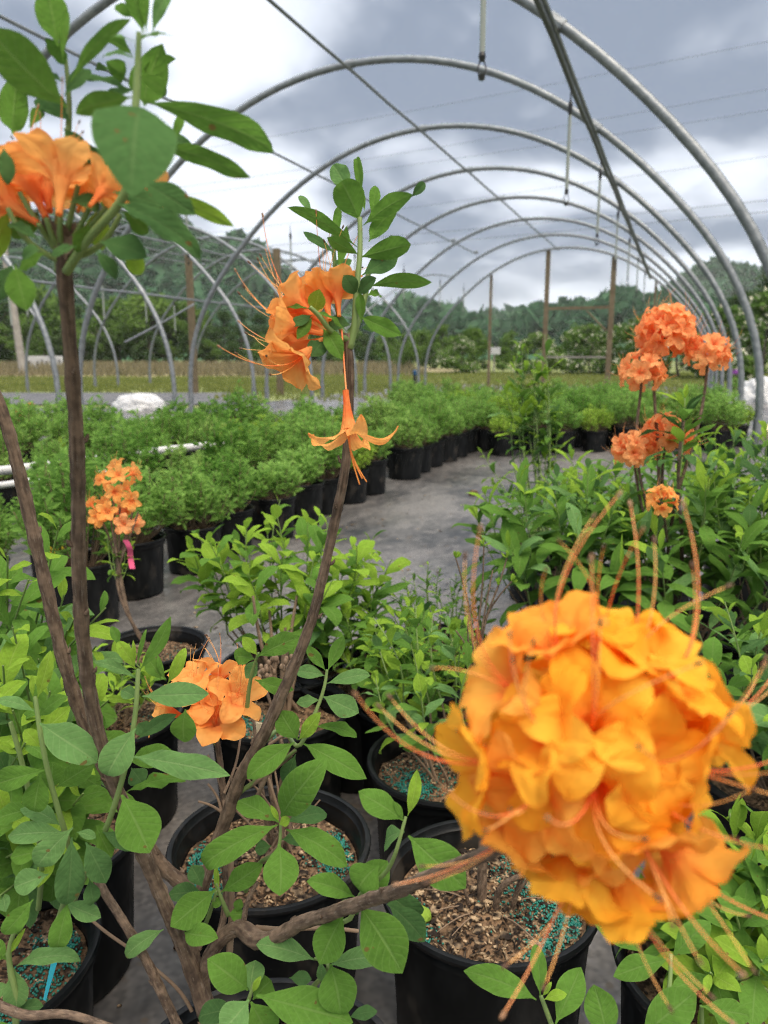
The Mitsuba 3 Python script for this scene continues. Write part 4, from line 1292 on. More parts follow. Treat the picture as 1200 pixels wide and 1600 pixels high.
# the florets that face the eye: where each throat shows, how far it stands out towards the eye, extra turn (right, up)
FLORETS = [((925, 1135), .034, (0, .05), .040), ((846, 1236), .026, (-.15, -.25), .040), ((992, 1290), .024, (.1, -.45), .041), ((1062, 1198), .020, (.45, 0), .040), ((1030, 1082), .020, (.35, .3), .040),
           ((872, 1020), .014, (-.1, .55), .039), ((806, 1080), .014, (-.45, .3), .040), ((775, 1190), .014, (-.5, -.15), .040), ((1052, 1335), .010, (.35, -.6), .040), ((940, 1005), .006, (.05, .7), .038),
           ((1090, 1140), .002, (.8, .1), .038), ((985, 1040), .016, (.1, .5), .040), ((905, 1325), .006, (-.1, -.8), .040), ((815, 1290), .004, (-.45, -.6), .037), ((1000, 1190), .032, (.15, 0), .039),
           ((862, 1142), .029, (-.2, .1), .037), ((930, 1232), .031, (0, -.2), .041), ((972, 1372), .008, (.1, -.7), .039), ((1010, 1240), .022, (.2, -.2), .039)]
for (px, py), out_, (tr_, tu_), sz in FLORETS:
    th = W(px, py, .315 - out_)
    d = unit(unit(th - CB) + RIGHT * tr_ * .6 - DOWN * tu_ * .6 + rb.normal(0, .05, 3))
    flower(bt, th - d * sz * .50, d, sz * rb.uniform(.97, 1.08), 'petal_amber' if rb.random() < .3 else 'petal_gold', 'broad', rb, 2, ss=1.3)
for i in range(11):                                   # and those on its far side
    a = i * 2.39996
    zc = rb.uniform(-.75, .1)
    x_ = RIGHT * math.cos(a) + DOWN * math.sin(a)
    d = unit(x_ * math.sqrt(1 - zc * zc) - FWD * zc)
    flower(bt, CB + d * .012, d, .038, 'petal_gold', 'broad', rb, 0)
cv = trimesh.creation.icosphere(3, .0085)
cvv = np.asarray(cv.vertices) * (1 + .5 * (meshkit.fbm(np.asarray(cv.vertices) * 300, 3, 4) - .5)[:, None])
put('bud_core', az, mikit.ply((cvv + CB, cv.faces), 'green_stem', True))
for i in range(8):
    q = CB + rb.normal(0, .006, 3)
    put('flower_stalk', az, MB().add(*tube(spline(np.array([W(835, 1290, .345), (W(835, 1290, .345) + q) / 2 + rb.normal(0, .004, 3), q]), 8), np.linspace(.0022, .0014, 8), 7)).out('green_stem', True))

# --- leaf whorls of the lower shoots
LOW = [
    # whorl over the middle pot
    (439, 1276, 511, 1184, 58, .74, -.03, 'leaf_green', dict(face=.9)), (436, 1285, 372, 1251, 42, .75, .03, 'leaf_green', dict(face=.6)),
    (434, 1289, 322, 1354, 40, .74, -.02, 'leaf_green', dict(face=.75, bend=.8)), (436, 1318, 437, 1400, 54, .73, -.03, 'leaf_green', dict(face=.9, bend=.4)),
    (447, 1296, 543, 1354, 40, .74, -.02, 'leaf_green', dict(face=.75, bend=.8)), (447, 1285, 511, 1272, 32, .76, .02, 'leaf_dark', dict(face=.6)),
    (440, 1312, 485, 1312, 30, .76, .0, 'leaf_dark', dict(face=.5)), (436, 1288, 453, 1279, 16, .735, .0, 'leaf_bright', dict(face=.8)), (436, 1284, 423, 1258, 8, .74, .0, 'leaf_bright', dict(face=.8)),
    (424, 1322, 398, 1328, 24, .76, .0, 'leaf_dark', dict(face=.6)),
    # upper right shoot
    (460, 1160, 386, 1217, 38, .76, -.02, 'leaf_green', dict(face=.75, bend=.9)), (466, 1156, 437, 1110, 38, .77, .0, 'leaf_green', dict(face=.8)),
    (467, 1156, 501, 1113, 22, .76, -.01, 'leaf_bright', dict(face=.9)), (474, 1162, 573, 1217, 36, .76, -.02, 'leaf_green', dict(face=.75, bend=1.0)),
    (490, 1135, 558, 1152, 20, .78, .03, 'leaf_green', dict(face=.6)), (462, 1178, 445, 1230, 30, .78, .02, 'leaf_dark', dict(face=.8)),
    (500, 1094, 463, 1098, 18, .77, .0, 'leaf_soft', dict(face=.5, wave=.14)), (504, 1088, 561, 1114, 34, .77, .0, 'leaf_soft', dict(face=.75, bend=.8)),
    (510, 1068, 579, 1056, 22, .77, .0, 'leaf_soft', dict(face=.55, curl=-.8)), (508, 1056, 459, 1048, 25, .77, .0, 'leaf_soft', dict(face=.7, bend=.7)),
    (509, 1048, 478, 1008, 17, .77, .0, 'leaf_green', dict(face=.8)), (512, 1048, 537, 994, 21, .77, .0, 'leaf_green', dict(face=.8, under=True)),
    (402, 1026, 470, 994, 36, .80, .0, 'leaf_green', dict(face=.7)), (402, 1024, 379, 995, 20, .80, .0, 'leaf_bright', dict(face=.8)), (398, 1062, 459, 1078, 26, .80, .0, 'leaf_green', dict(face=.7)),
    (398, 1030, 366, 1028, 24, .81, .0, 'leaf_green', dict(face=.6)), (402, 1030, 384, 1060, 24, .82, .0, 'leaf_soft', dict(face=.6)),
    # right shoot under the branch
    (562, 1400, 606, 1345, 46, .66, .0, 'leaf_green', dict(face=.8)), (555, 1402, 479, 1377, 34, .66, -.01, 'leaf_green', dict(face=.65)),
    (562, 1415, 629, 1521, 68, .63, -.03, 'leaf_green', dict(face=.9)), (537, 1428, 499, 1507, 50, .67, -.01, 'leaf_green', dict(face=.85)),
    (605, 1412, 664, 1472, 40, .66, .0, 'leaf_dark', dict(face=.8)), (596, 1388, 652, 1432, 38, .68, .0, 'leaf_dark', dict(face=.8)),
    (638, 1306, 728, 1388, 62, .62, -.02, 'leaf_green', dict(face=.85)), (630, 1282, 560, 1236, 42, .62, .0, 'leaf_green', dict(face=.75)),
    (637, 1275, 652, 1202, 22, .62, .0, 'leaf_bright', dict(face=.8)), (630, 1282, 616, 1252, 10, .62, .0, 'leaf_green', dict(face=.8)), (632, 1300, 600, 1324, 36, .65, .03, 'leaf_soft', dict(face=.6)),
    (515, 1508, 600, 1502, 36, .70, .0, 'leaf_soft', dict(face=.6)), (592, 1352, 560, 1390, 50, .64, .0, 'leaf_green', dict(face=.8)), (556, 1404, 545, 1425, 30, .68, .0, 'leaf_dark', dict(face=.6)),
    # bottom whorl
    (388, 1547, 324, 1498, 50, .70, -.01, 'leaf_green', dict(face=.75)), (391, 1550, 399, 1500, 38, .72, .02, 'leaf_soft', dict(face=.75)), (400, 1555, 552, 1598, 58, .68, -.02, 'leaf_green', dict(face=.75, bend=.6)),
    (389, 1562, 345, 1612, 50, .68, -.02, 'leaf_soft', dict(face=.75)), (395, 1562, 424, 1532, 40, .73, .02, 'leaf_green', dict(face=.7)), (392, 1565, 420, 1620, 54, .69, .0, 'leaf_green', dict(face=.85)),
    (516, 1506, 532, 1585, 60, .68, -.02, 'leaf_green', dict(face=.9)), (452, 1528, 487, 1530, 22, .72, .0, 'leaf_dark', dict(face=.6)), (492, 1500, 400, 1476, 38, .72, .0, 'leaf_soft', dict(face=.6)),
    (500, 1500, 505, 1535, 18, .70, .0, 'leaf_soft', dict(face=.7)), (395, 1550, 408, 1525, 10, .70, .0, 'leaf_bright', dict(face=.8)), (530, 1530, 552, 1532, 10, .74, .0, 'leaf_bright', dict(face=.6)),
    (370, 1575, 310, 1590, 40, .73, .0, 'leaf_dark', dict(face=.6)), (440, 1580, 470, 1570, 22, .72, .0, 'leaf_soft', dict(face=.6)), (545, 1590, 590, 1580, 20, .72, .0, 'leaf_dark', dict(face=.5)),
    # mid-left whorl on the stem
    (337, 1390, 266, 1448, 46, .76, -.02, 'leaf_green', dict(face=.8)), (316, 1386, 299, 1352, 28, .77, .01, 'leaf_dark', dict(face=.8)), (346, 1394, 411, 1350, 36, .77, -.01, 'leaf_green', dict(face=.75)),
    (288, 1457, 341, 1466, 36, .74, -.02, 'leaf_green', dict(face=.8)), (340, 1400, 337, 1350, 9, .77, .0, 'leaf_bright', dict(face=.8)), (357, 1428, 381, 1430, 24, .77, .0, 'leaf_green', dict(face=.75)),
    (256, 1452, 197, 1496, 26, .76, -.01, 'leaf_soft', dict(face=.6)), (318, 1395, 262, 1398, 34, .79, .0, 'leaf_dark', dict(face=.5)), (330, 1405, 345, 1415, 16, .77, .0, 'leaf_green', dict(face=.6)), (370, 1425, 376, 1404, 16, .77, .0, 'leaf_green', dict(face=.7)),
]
for (bx, by, tx, ty, w, z, dz, mat, kw) in LOW:
    hero(az, bx, by, tx, ty, w * 1.12, z, dz, mat, **kw)
for pts in ([(412, 1160, .78), (440, 1140, .80), (466, 1166, .77), (490, 1120, .77), (500, 1095, .77), (509, 1062, .77), (511, 1046, .77)], [(372, 1240, .81), (420, 1205, .80), (462, 1172, .775)],
            [(384, 1392, .80), (410, 1345, .77), (436, 1322, .745), (438, 1285, .745)], [(504, 1431, .67), (540, 1440, .67), (560, 1404, .66), (596, 1370, .64), (622, 1320, .62), (634, 1276, .62)],
            [(340, 1600, .80), (365, 1600, .74), (391, 1555, .71), (397, 1535, .71)], [(470, 1560, .76), (500, 1530, .72), (512, 1506, .70), (492, 1498, .72)], [(318, 1450, .80), (330, 1420, .775), (338, 1392, .765)],
            [(357, 1430, .78), (345, 1402, .772), (338, 1380, .77)], [(385, 1120, .84), (392, 1060, .82), (404, 1020, .80)]):
    stem_px(az, pts, [.0026, .0014], 'green_stem', 'shoot', n=18)
for a, b in (((462, 1172), (398, 1218)), ((455, 1180), (370, 1240)), ((420, 1205), (384, 1275))):
    stem_px(az, [(*a, .79), ((a[0] + b[0]) / 2, (a[1] + b[1]) / 2 + 4, .80), (*b, .82)], [.0022, .0022], 'twig', n=8)

# ------------------------------------------------------------------ young azaleas at the left edge
la = thing('potted_azalea', 'leafy flowerless azalea at the lower left, its green shoots in front of the low truss', 'potted plant', 'leafy azaleas near the eye')
base = pot(la, 58, 1302, seed=2, chips=160, granules=500)
ZA = .72
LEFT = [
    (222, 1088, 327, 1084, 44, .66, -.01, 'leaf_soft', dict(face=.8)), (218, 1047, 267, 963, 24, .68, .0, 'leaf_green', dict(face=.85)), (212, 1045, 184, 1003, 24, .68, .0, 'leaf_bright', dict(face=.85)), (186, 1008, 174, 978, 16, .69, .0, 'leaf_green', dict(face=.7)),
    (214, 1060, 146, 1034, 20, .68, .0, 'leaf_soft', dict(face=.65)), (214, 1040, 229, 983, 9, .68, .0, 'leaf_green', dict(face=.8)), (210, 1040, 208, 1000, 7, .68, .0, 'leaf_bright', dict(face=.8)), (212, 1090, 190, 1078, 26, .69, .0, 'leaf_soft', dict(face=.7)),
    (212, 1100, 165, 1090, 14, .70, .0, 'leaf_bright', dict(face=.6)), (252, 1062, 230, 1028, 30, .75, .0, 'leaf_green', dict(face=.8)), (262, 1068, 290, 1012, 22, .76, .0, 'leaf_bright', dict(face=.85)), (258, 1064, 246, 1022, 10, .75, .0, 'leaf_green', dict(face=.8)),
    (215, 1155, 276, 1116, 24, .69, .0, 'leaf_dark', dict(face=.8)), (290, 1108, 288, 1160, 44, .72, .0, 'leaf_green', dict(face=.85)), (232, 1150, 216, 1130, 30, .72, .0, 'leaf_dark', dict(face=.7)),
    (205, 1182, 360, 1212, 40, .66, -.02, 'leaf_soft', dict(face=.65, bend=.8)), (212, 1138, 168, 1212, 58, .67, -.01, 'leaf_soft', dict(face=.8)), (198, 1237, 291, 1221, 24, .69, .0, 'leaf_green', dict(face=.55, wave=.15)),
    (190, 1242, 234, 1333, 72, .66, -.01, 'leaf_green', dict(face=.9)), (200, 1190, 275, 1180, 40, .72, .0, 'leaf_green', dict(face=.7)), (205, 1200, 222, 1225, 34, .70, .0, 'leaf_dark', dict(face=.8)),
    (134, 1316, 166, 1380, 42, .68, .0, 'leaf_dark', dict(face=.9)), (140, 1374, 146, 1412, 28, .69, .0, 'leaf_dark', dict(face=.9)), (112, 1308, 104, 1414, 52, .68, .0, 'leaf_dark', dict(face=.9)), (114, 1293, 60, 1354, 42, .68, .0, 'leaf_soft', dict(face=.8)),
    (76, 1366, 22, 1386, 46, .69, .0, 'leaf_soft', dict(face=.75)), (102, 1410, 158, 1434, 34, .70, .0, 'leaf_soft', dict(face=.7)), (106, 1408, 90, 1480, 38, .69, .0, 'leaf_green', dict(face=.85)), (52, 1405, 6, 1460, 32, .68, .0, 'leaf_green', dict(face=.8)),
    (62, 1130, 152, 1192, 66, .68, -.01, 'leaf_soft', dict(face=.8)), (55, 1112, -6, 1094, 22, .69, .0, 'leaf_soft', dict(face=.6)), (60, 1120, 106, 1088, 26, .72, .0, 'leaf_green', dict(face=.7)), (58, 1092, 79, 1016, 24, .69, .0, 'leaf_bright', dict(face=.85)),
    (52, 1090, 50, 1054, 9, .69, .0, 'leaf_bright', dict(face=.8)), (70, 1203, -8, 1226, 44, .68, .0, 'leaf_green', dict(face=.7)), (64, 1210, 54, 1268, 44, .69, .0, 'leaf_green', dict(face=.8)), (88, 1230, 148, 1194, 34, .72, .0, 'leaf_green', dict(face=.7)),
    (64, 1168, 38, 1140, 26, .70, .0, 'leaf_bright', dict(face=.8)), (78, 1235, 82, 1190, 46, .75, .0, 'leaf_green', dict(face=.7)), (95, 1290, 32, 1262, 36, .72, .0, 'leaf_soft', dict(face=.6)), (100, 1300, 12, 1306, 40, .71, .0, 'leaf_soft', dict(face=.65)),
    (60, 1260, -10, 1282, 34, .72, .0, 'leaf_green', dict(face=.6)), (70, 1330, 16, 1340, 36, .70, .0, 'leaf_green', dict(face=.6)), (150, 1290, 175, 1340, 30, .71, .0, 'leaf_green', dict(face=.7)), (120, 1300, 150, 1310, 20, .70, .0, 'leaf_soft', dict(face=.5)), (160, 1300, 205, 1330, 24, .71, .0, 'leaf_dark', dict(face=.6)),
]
for (bx, by, tx, ty, w, z, dz, mat, kw) in LEFT:
    hero(la, bx, by, tx, ty, w, z, dz, mat, **kw)
for pts in ([(110, 1420, .80), (150, 1330, .74), (175, 1270, .70), (198, 1190, .685), (212, 1110, .68), (216, 1045, .68)], [(90, 1440, .80), (112, 1340, .74), (100, 1295, .71), (80, 1225, .695), (62, 1140, .69), (55, 1088, .69)],
            [(60, 1420, .85), (64, 1330, .78), (50, 1260, .73), (30, 1175, .71), (16, 1128, .70)], [(20, 1620, .74), (26, 1560, .72), (14, 1490, .71), (30, 1440, .70)]):
    stem_px(la, pts, [.0032, .0026, .002], 'green_stem', 'shoot', n=26)
lc = thing('potted_azalea', 'second leafy flowerless azalea behind the lower left one, beside the two bare stems', 'potted plant', 'leafy azaleas near the eye')
base_c = pot(lc, 30, 1185, seed=42, chips=80)
r5 = np.random.default_rng(5)
for px, py, zt, n in ((92, 822, 1.0, 17), (12, 868, .95, 16), (45, 905, .95, 15), (-30, 980, .9, 12), (120, 960, 1.05, 12), (20, 1110, .80, 12), (60, 1030, .92, 14), (150, 1010, 1.1, 9), (100, 1075, .9, 10), (-10, 1200, .78, 9), (125, 1120, .95, 9), (30, 1330, .85, 9), (5, 1040, .85, 12), (78, 1080, .84, 12), (40, 1160, .78, 12), (150, 1150, .92, 11), (110, 1180, .84, 11), (5, 1270, .76, 11), (70, 1250, .80, 11), (175, 1090, .98, 9), (-20, 1080, .8, 11), (130, 1240, .82, 10), (50, 1000, 1.0, 13), (165, 950, 1.15, 10), (100, 930, 1.1, 13), (130, 1050, 1.0, 11), (20, 980, .88, 13), (105, 985, 1.04, 12), (70, 940, 1.06, 12), (-20, 900, .96, 14), (40, 1210, .80, 10), (90, 1330, .80, 9), (0, 1400, .78, 9)):
    t0 = W(px, py, zt)
    who, b_ = (lc, base_c) if zt >= .92 else (la, base)
    b0 = b_ + np.array([r5.normal(0, .03), r5.normal(0, .03), 0])
    shoot(who, [b0, b0 * .45 + t0 * .55 + np.r_[r5.normal(0, .02, 2), 0], t0], n, .074, ['leaf_green', 'leaf_soft', 'leaf_green'], 'oval', .0026, .0012, .45, r=r5, wide=.86)

lb = thing('potted_azalea', 'azalea with a teal tag in the pot cut by the lower left corner', 'potted plant', 'leafy azaleas near the eye')
pot(lb, -48, 1490, seed=3, chips=200, granules=1200, spots=[(0.35, .09, .03), (0.9, .11, .02), (-0.5, .1, .02)])
for (bx, by, tx, ty, w, z, dz, mat, kw) in ((25, 1510, 126, 1502, 30, .72, .0, 'leaf_soft', dict(face=.6, bend=.9)), (22, 1512, 26, 1576, 40, .72, .0, 'leaf_soft', dict(face=.8)), (10, 1500, -20, 1470, 30, .72, .0, 'leaf_green', dict(face=.7)),
                                            (14, 1492, 40, 1450, 10, .71, .0, 'leaf_bright', dict(face=.8)), (22, 1580, 68, 1572, 24, .73, .0, 'leaf_dark', dict(face=.5)), (18, 1540, -14, 1556, 26, .72, .0, 'leaf_soft', dict(face=.7)), (20, 1600, -20, 1620, 30, .72, .0, 'leaf_green', dict(face=.7)), (10, 1490, -30, 1510, 34, .72, .0, 'leaf_green', dict(face=.7))):
    hero(lb, bx, by, tx, ty, w, z, dz, mat, **kw)
stem_px(lb, [(30, 1640, .76), (22, 1580, .74), (16, 1520, .72), (12, 1488, .715)], [.003, .002], 'green_stem', 'shoot')
stem_px(lb, [(-60, 1560, .66), (0, 1572, .66), (40, 1586, .66), (90, 1584, .66), (140, 1594, .66), (190, 1612, .66)], [.0042, .0038, .003], 'bark', n=30)


def plant_tag(parent, px, py, z, ang, L, m, label):
    p = W(px, py, z)
    d = unit(RIGHT * math.sin(ang) - DOWN * math.cos(ang))
    M = frame(p, d, -FWD, 1)
    b = trimesh.creation.box(extents=(0.0065, L, 0.0012))
    v = np.asarray(b.vertices)
    v[:, 0] *= np.where(v[:, 1] < 0, 0.45, 1.0)
    put('plant_tag', parent, mikit.ply((v, b.faces), m), M, label=label)


plant_tag(lb, 78, 1530, .80, .25, .045, 'tag_teal', 'teal plastic tag')

# ------------------------------------------------------------------ middle pots
S = lambda px, py, rad: (px, py, rad)
mb_ = thing('potted_azalea', 'twiggy nearly bare azalea in the open black pot in the middle', 'potted plant')
base = pot(mb_, 422, 1312, seed=4, chips=420, granules=1500, spots=[(-2.6, .10, .018), (-2.1, .115, .016), (0.3, .105, .02), (0.8, .11, .015), (-2.9, .11, .02)])
r6 = np.random.default_rng(6)
for i, (px, py, z) in enumerate(((440, 1080, 1.18), (410, 1060, 1.2), (395, 1110, 1.15), (455, 1150, 1.12), (370, 1200, 1.1), (480, 1230, 1.1), (500, 1250, 1.08), (352, 1250, 1.08), (425, 1180, 1.15), (466, 1205, 1.1))):
    t0 = W(px, py, z)
    b0 = base + np.array([r6.normal(0, .018), r6.normal(0, .018), -.01])
    c = spline(np.array([b0, b0 * .5 + t0 * .5 + np.r_[r6.normal(0, .012, 2), 0], t0]), 14)
    put('stem', mb_, MB().add(*tube(c, np.linspace(.006 if i < 4 else .003, .0022 if i < 4 else .0012, 14), 8, .15)).out('bark' if i < 4 else 'twig', True))
for px, py in ((430, 1040), (415, 1050), (448, 1035), (405, 1060)):       # dry seed heads
    p = W(px, py, 1.2)
    mb = MB()
    for k in range(9):
        d = unit(r6.normal(size=3))
        mb.tm(trimesh.creation.icosphere(1, .0035), np.array([[1, 0, 0, 0], [0, 1, 0, 0], [0, 0, 1.6, 0], [0, 0, 0, 1]]) + np.array([[0, 0, 0, (p + d * .011)[0]], [0, 0, 0, (p + d * .011)[1]], [0, 0, 0, (p + d * .011)[2]], [0, 0, 0, 0]]))
        mb.add(*tube([p - UP * .012, p + d * .011], .001, 5))
    put('seed_head', mb_, mb.out('twig', True))
put('rope_twig', mb_, MB().add(*tube(spline(np.array([base + [0, 0, -.02], base + [.03, -.02, .1], W(420, 1165, 1.13), W(470, 1140, 1.12)]), 12), .0025, 6)).out('twig', True))

mc = thing('potted_azalea', 'cut back azalea in the teal tagged black pot under the large orange truss', 'potted plant')
base = pot(mc, 765, 1378, seed=5, chips=700, granules=2600, spots=[(0.25, .105, .022), (0.7, .10, .022), (-0.1, .115, .018), (1.2, .10, .022), (-2.35, .12, .014), (-2.7, .118, .012), (0.4, .07, .03), (-0.6, .11, .015)])
for (a, b, c, rr) in (((-.010, .0, 0), (-.012, .004, .10), (-.010, .01, .26), .0075), ((.014, -.006, 0), (.02, -.01, .045), (.055, -.01, .075), .0052), ((.03, .006, 0), (.04, .0, .04), (.06, -.004, .10), .0045), ((-.02, -.012, 0), (-.03, -.02, .03), (-.05, -.03, .10), .0028), ((.02, .02, 0), (.05, .03, .04), (.08, .05, .09), .0025)):
    c_ = spline(np.array([base + [a[0], a[1], -.02], base + np.array(b), base + np.array(c)]), 14)
    put('stem', mc, MB().add(*tube(c_, np.linspace(rr, rr * .7, 14), 10, .15)).out('bark', True))
for i in range(9):
    a = r6.uniform(0, 6.28)
    d = np.array([math.cos(a), math.sin(a), 0])
    put('dry_twig', mc, MB().add(*tube(spline(np.array([base + d * .012 + [0, 0, -.005], base + d * .05 + [0, 0, .012], base + d * r6.uniform(.07, .11) + [0, 0, .012]]), 8), np.linspace(.0016, .0008, 8), 5)).out('twig', True))
m_ = MB()
mv = trimesh.creation.icosphere(3, .013)
vv = np.asarray(mv.vertices) * [1.2, 1.1, .7]
vv = vv * (1 + .3 * (meshkit.fbm(vv * 260, 3, 5) - .5)[:, None])
put('moss', mc, mikit.ply((vv + base + np.array([-.085, -.055, .004]), mv.faces), 'foliage_lime', True))
plant_tag(mc, 906, 1392, 1.06, .38, .062, 'tag_teal', 'teal plastic tag')

md = thing('potted_azalea', 'small leafy azalea in a pot just left of the large truss', 'potted plant', 'small leafy azaleas in the aisle pots')
base = pot(md, 700, 1185, d=.29, seed=6, chips=260, granules=900, spots=[(-2.4, .06, .035), (-2.0, .09, .02)])
bush(md, base, .30, .17, 11, 13, .050, ['leaf_green', 'leaf_bright', 'leaf_soft'], 'oval', 61, lean=(-.06, .06))

me = thing('potted_azalea', 'grey stemmed plant in the pot with a beige tag behind the middle pot', 'potted plant')
base = pot(me, 435, 1102, seed=7, chips=200, granules=900, spots=[(-2.4, .09, .03), (-1.2, .10, .03)])
for i in range(6):
    t0 = base + np.array([r6.normal(0, .05), r6.normal(0, .05), r6.uniform(.18, .32)])
    put('stem', me, MB().add(*tube(spline(np.array([base + [r6.normal(0, .02), r6.normal(0, .02), -.01], (base + t0) / 2, t0]), 10), np.linspace(.006, .003, 10), 8)).out('twig', True))
b = trimesh.creation.box(extents=(.035, .002, .05))
put('plant_tag', me, mikit.ply(b, 'tag_beige'), np.array([[1, 0, 0, base[0] + .02], [0, 1, 0, base[1] - .11], [0, 0, 1, base[2] + .03], [0, 0, 0, 1.0]]), label='beige tag')

ms = thing('potted_shrub', 'dense fresh green shrub with broad leaves standing alone in the aisle behind the middle stem', 'potted plant')
base = pot(ms, 445, 1035, seed=8, chips=120, granules=200)
bush(ms, base, .45, .27, 26, 11, .080, ['leaf_bright', 'leaf_green', 'leaf_bright', 'leaf_green'], 'oval', 81, lean=(.02, .02))
ms2 = thing('potted_shrub', 'lower leafy shrub with dark inner leaves just right of the fresh green one', 'potted plant')
base = pot(ms2, 560, 1050, seed=9, chips=60)
bush(ms2, base, .24, .20, 14, 13, .075, ['leaf_green', 'leaf_green', 'leaf_dark', 'leaf_bright'], 'lance', 91)
ms3 = thing('potted_shrub', 'fine leaved small shrub in the middle of the aisle right of the fresh green shrub', 'potted plant')
base = pot(ms3, 690, 1000, d=.26, h=.22, seed=10, chips=60)
bush(ms3, base, .24, .17, 20, 14, .032, ['leaf_green', 'leaf_green', 'leaf_dark'], 'lance', 92)
ms4 = thing('potted_shrub', 'small leafy azalea between the fine leaved shrub and the budding twigs', 'potted plant')
base = pot(ms4, 650, 1090, d=.28, h=.22, seed=11, chips=60)
bush(ms4, base, .22, .21, 17, 14, .046, ['leaf_green', 'leaf_bright', 'leaf_green'], 'oval', 93)

# the budding bare plant
bp = thing('potted_azalea', 'bare twiggy azalea with opening green buds behind the large truss', 'potted plant')
base = pot(bp, 770, 1120, d=.28, seed=12, chips=100)
r7 = np.random.default_rng(17)
top = W(752, 980, 1.42)
for (ax, ay, bx, by) in ((740, 1030, 712, 872), (745, 1000, 756, 852), (752, 985, 792, 872), (750, 1000, 800, 908), (740, 1040, 735, 945), (735, 1060, 712, 985), (750, 1020, 778, 915), (742, 1050, 720, 1010), (738, 1075, 700, 1040), (760, 1040, 792, 1010), (738, 1090, 690, 1080), (750, 1010, 770, 890)):
    a, b = W(ax, ay, 1.42), W(bx, by, 1.40)
    mid = (a + b) / 2 + r7.normal(0, .008, 3)
    put('branch', bp, MB().add(*tube(spline(np.array([base + [0.01, 0, 0], (base + a) / 2 + r7.normal(0, .006, 3), a, mid, b]), 22), np.linspace(.0036, .0014, 22), 7, .15)).out('bark', True))
    if r7.random() < .8:
        mb = MB()
        for k in range(6):
            d = unit(UP + r7.normal(0, .5, 3))
            v, f, uv = leaf_geo(.016, .006, nu=3, nv=5, seed=k)
            M = frame(b, d, r7.normal(size=3))
            mb.add(v @ M[:3, :3].T + b, f, uv)
        put('leaf_bud', bp, mb.out('leaf_bright', True))

# ------------------------------------------------------------------ right hand plants
def rbush(label, px, py, seed, height, radius, shoots, per, L, mats, shp, lean=(0, 0), d=.30, group='leafy azaleas along the right side', wide=1.0):
    t = thing('potted_azalea', label, 'potted plant', group)
    base = pot(t, px, py, d=d, seed=seed, chips=60)
    bush(t, base, height, radius, shoots, per, L, mats, shp, seed * 7, lean=lean)
    return t


LG = ['leaf_green', 'leaf_soft', 'leaf_green', 'leaf_green']
rbush('broad leaved azalea behind the large truss, left of the other right side azaleas', 880, 990, 21, .50, .28, 20, 14, .11, LG, 'lance')
rbush('broad leaved azalea directly above the right half of the large truss', 1060, 1010, 22, .50, .28, 20, 14, .105, LG, 'lance')
rbush('long leaved azalea at the right edge above the large truss', 1210, 1000, 23, .58, .28, 20, 14, .105, ['leaf_green', 'leaf_dark', 'leaf_green'], 'lance')
rbush('lighter green azalea right of the bare aisle, farther than the broad leaved ones', 900, 890, 24, .46, .20, 14, 13, .095, ['leaf_bright', 'leaf_green', 'leaf_soft'], 'lance')
rbush('dark narrow leaved azalea at the right edge below the nearest hoop leg', 1165, 870, 25, .55, .30, 20, 14, .10, ['leaf_green', 'leaf_bright', 'leaf_dark'], 'lance')
rbush('narrow leaved azalea left of the dark one at the right edge', 1010, 900, 26, .48, .28, 19, 14, .10, ['leaf_green', 'leaf_soft'], 'lance')
rbush('leafy azalea beside the large truss at the right edge', 1230, 1210, 27, .36, .24, 16, 14, .075, GR, 'oval')
br = thing('potted_azalea', 'fresh leaved azalea in the lower right corner below the large truss', 'potted plant', 'leafy azaleas along the right side')
base = pot(br, 1160, 1500, seed=28, chips=100)
r8 = np.random.default_rng(28)
for px, py, z, n in ((1045, 1440, .92, 11), (1000, 1455, .95, 9), (1110, 1370, .95, 13), (1160, 1330, .92, 13), (1190, 1280, .98, 13), (1140, 1270, 1.02, 11), (1090, 1460, .88, 10), (1150, 1430, .86, 10), (1200, 1390, .86, 12), (1060, 1350, 1.05, 11), (1010, 1390, 1.02, 9), (1190, 1500, .82, 9), (1110, 1520, .82, 9), (1225, 1330, .9, 10), (985, 1420, 1.08, 8), (1170, 1400, .95, 9)):
    t0 = W(px, py, z)
    b0 = base + np.array([r8.normal(0, .035), r8.normal(0, .035), 0])
    m0 = b0 * .4 + t0 * .6 + np.r_[r8.normal(0, .015, 2), 0]
    k0 = b0 * .7 + t0 * .3
    put('branch', br, MB().add(*tube(spline(np.array([b0 - [0, 0, .02], (b0 + k0) / 2 + r8.normal(0, .004, 3), k0]), 8), np.linspace(.0045, .003, 8), 7, .2)).out('bark', True))
    shoot(br, [k0, m0, t0], n + 2, .064, ['leaf_bright', 'leaf_green', 'leaf_green'], 'oval', .0026, .0014, .18, r=r8, wide=.88)
bf = thing('potted_azalea', 'nearest leafy shoot tips rising from below the bottom edge, right of centre', 'potted plant', 'leafy azaleas along the right side')
base = pot(bf, 0, 0, xy=cam_xy(.20, .47), seed=29, chips=100)
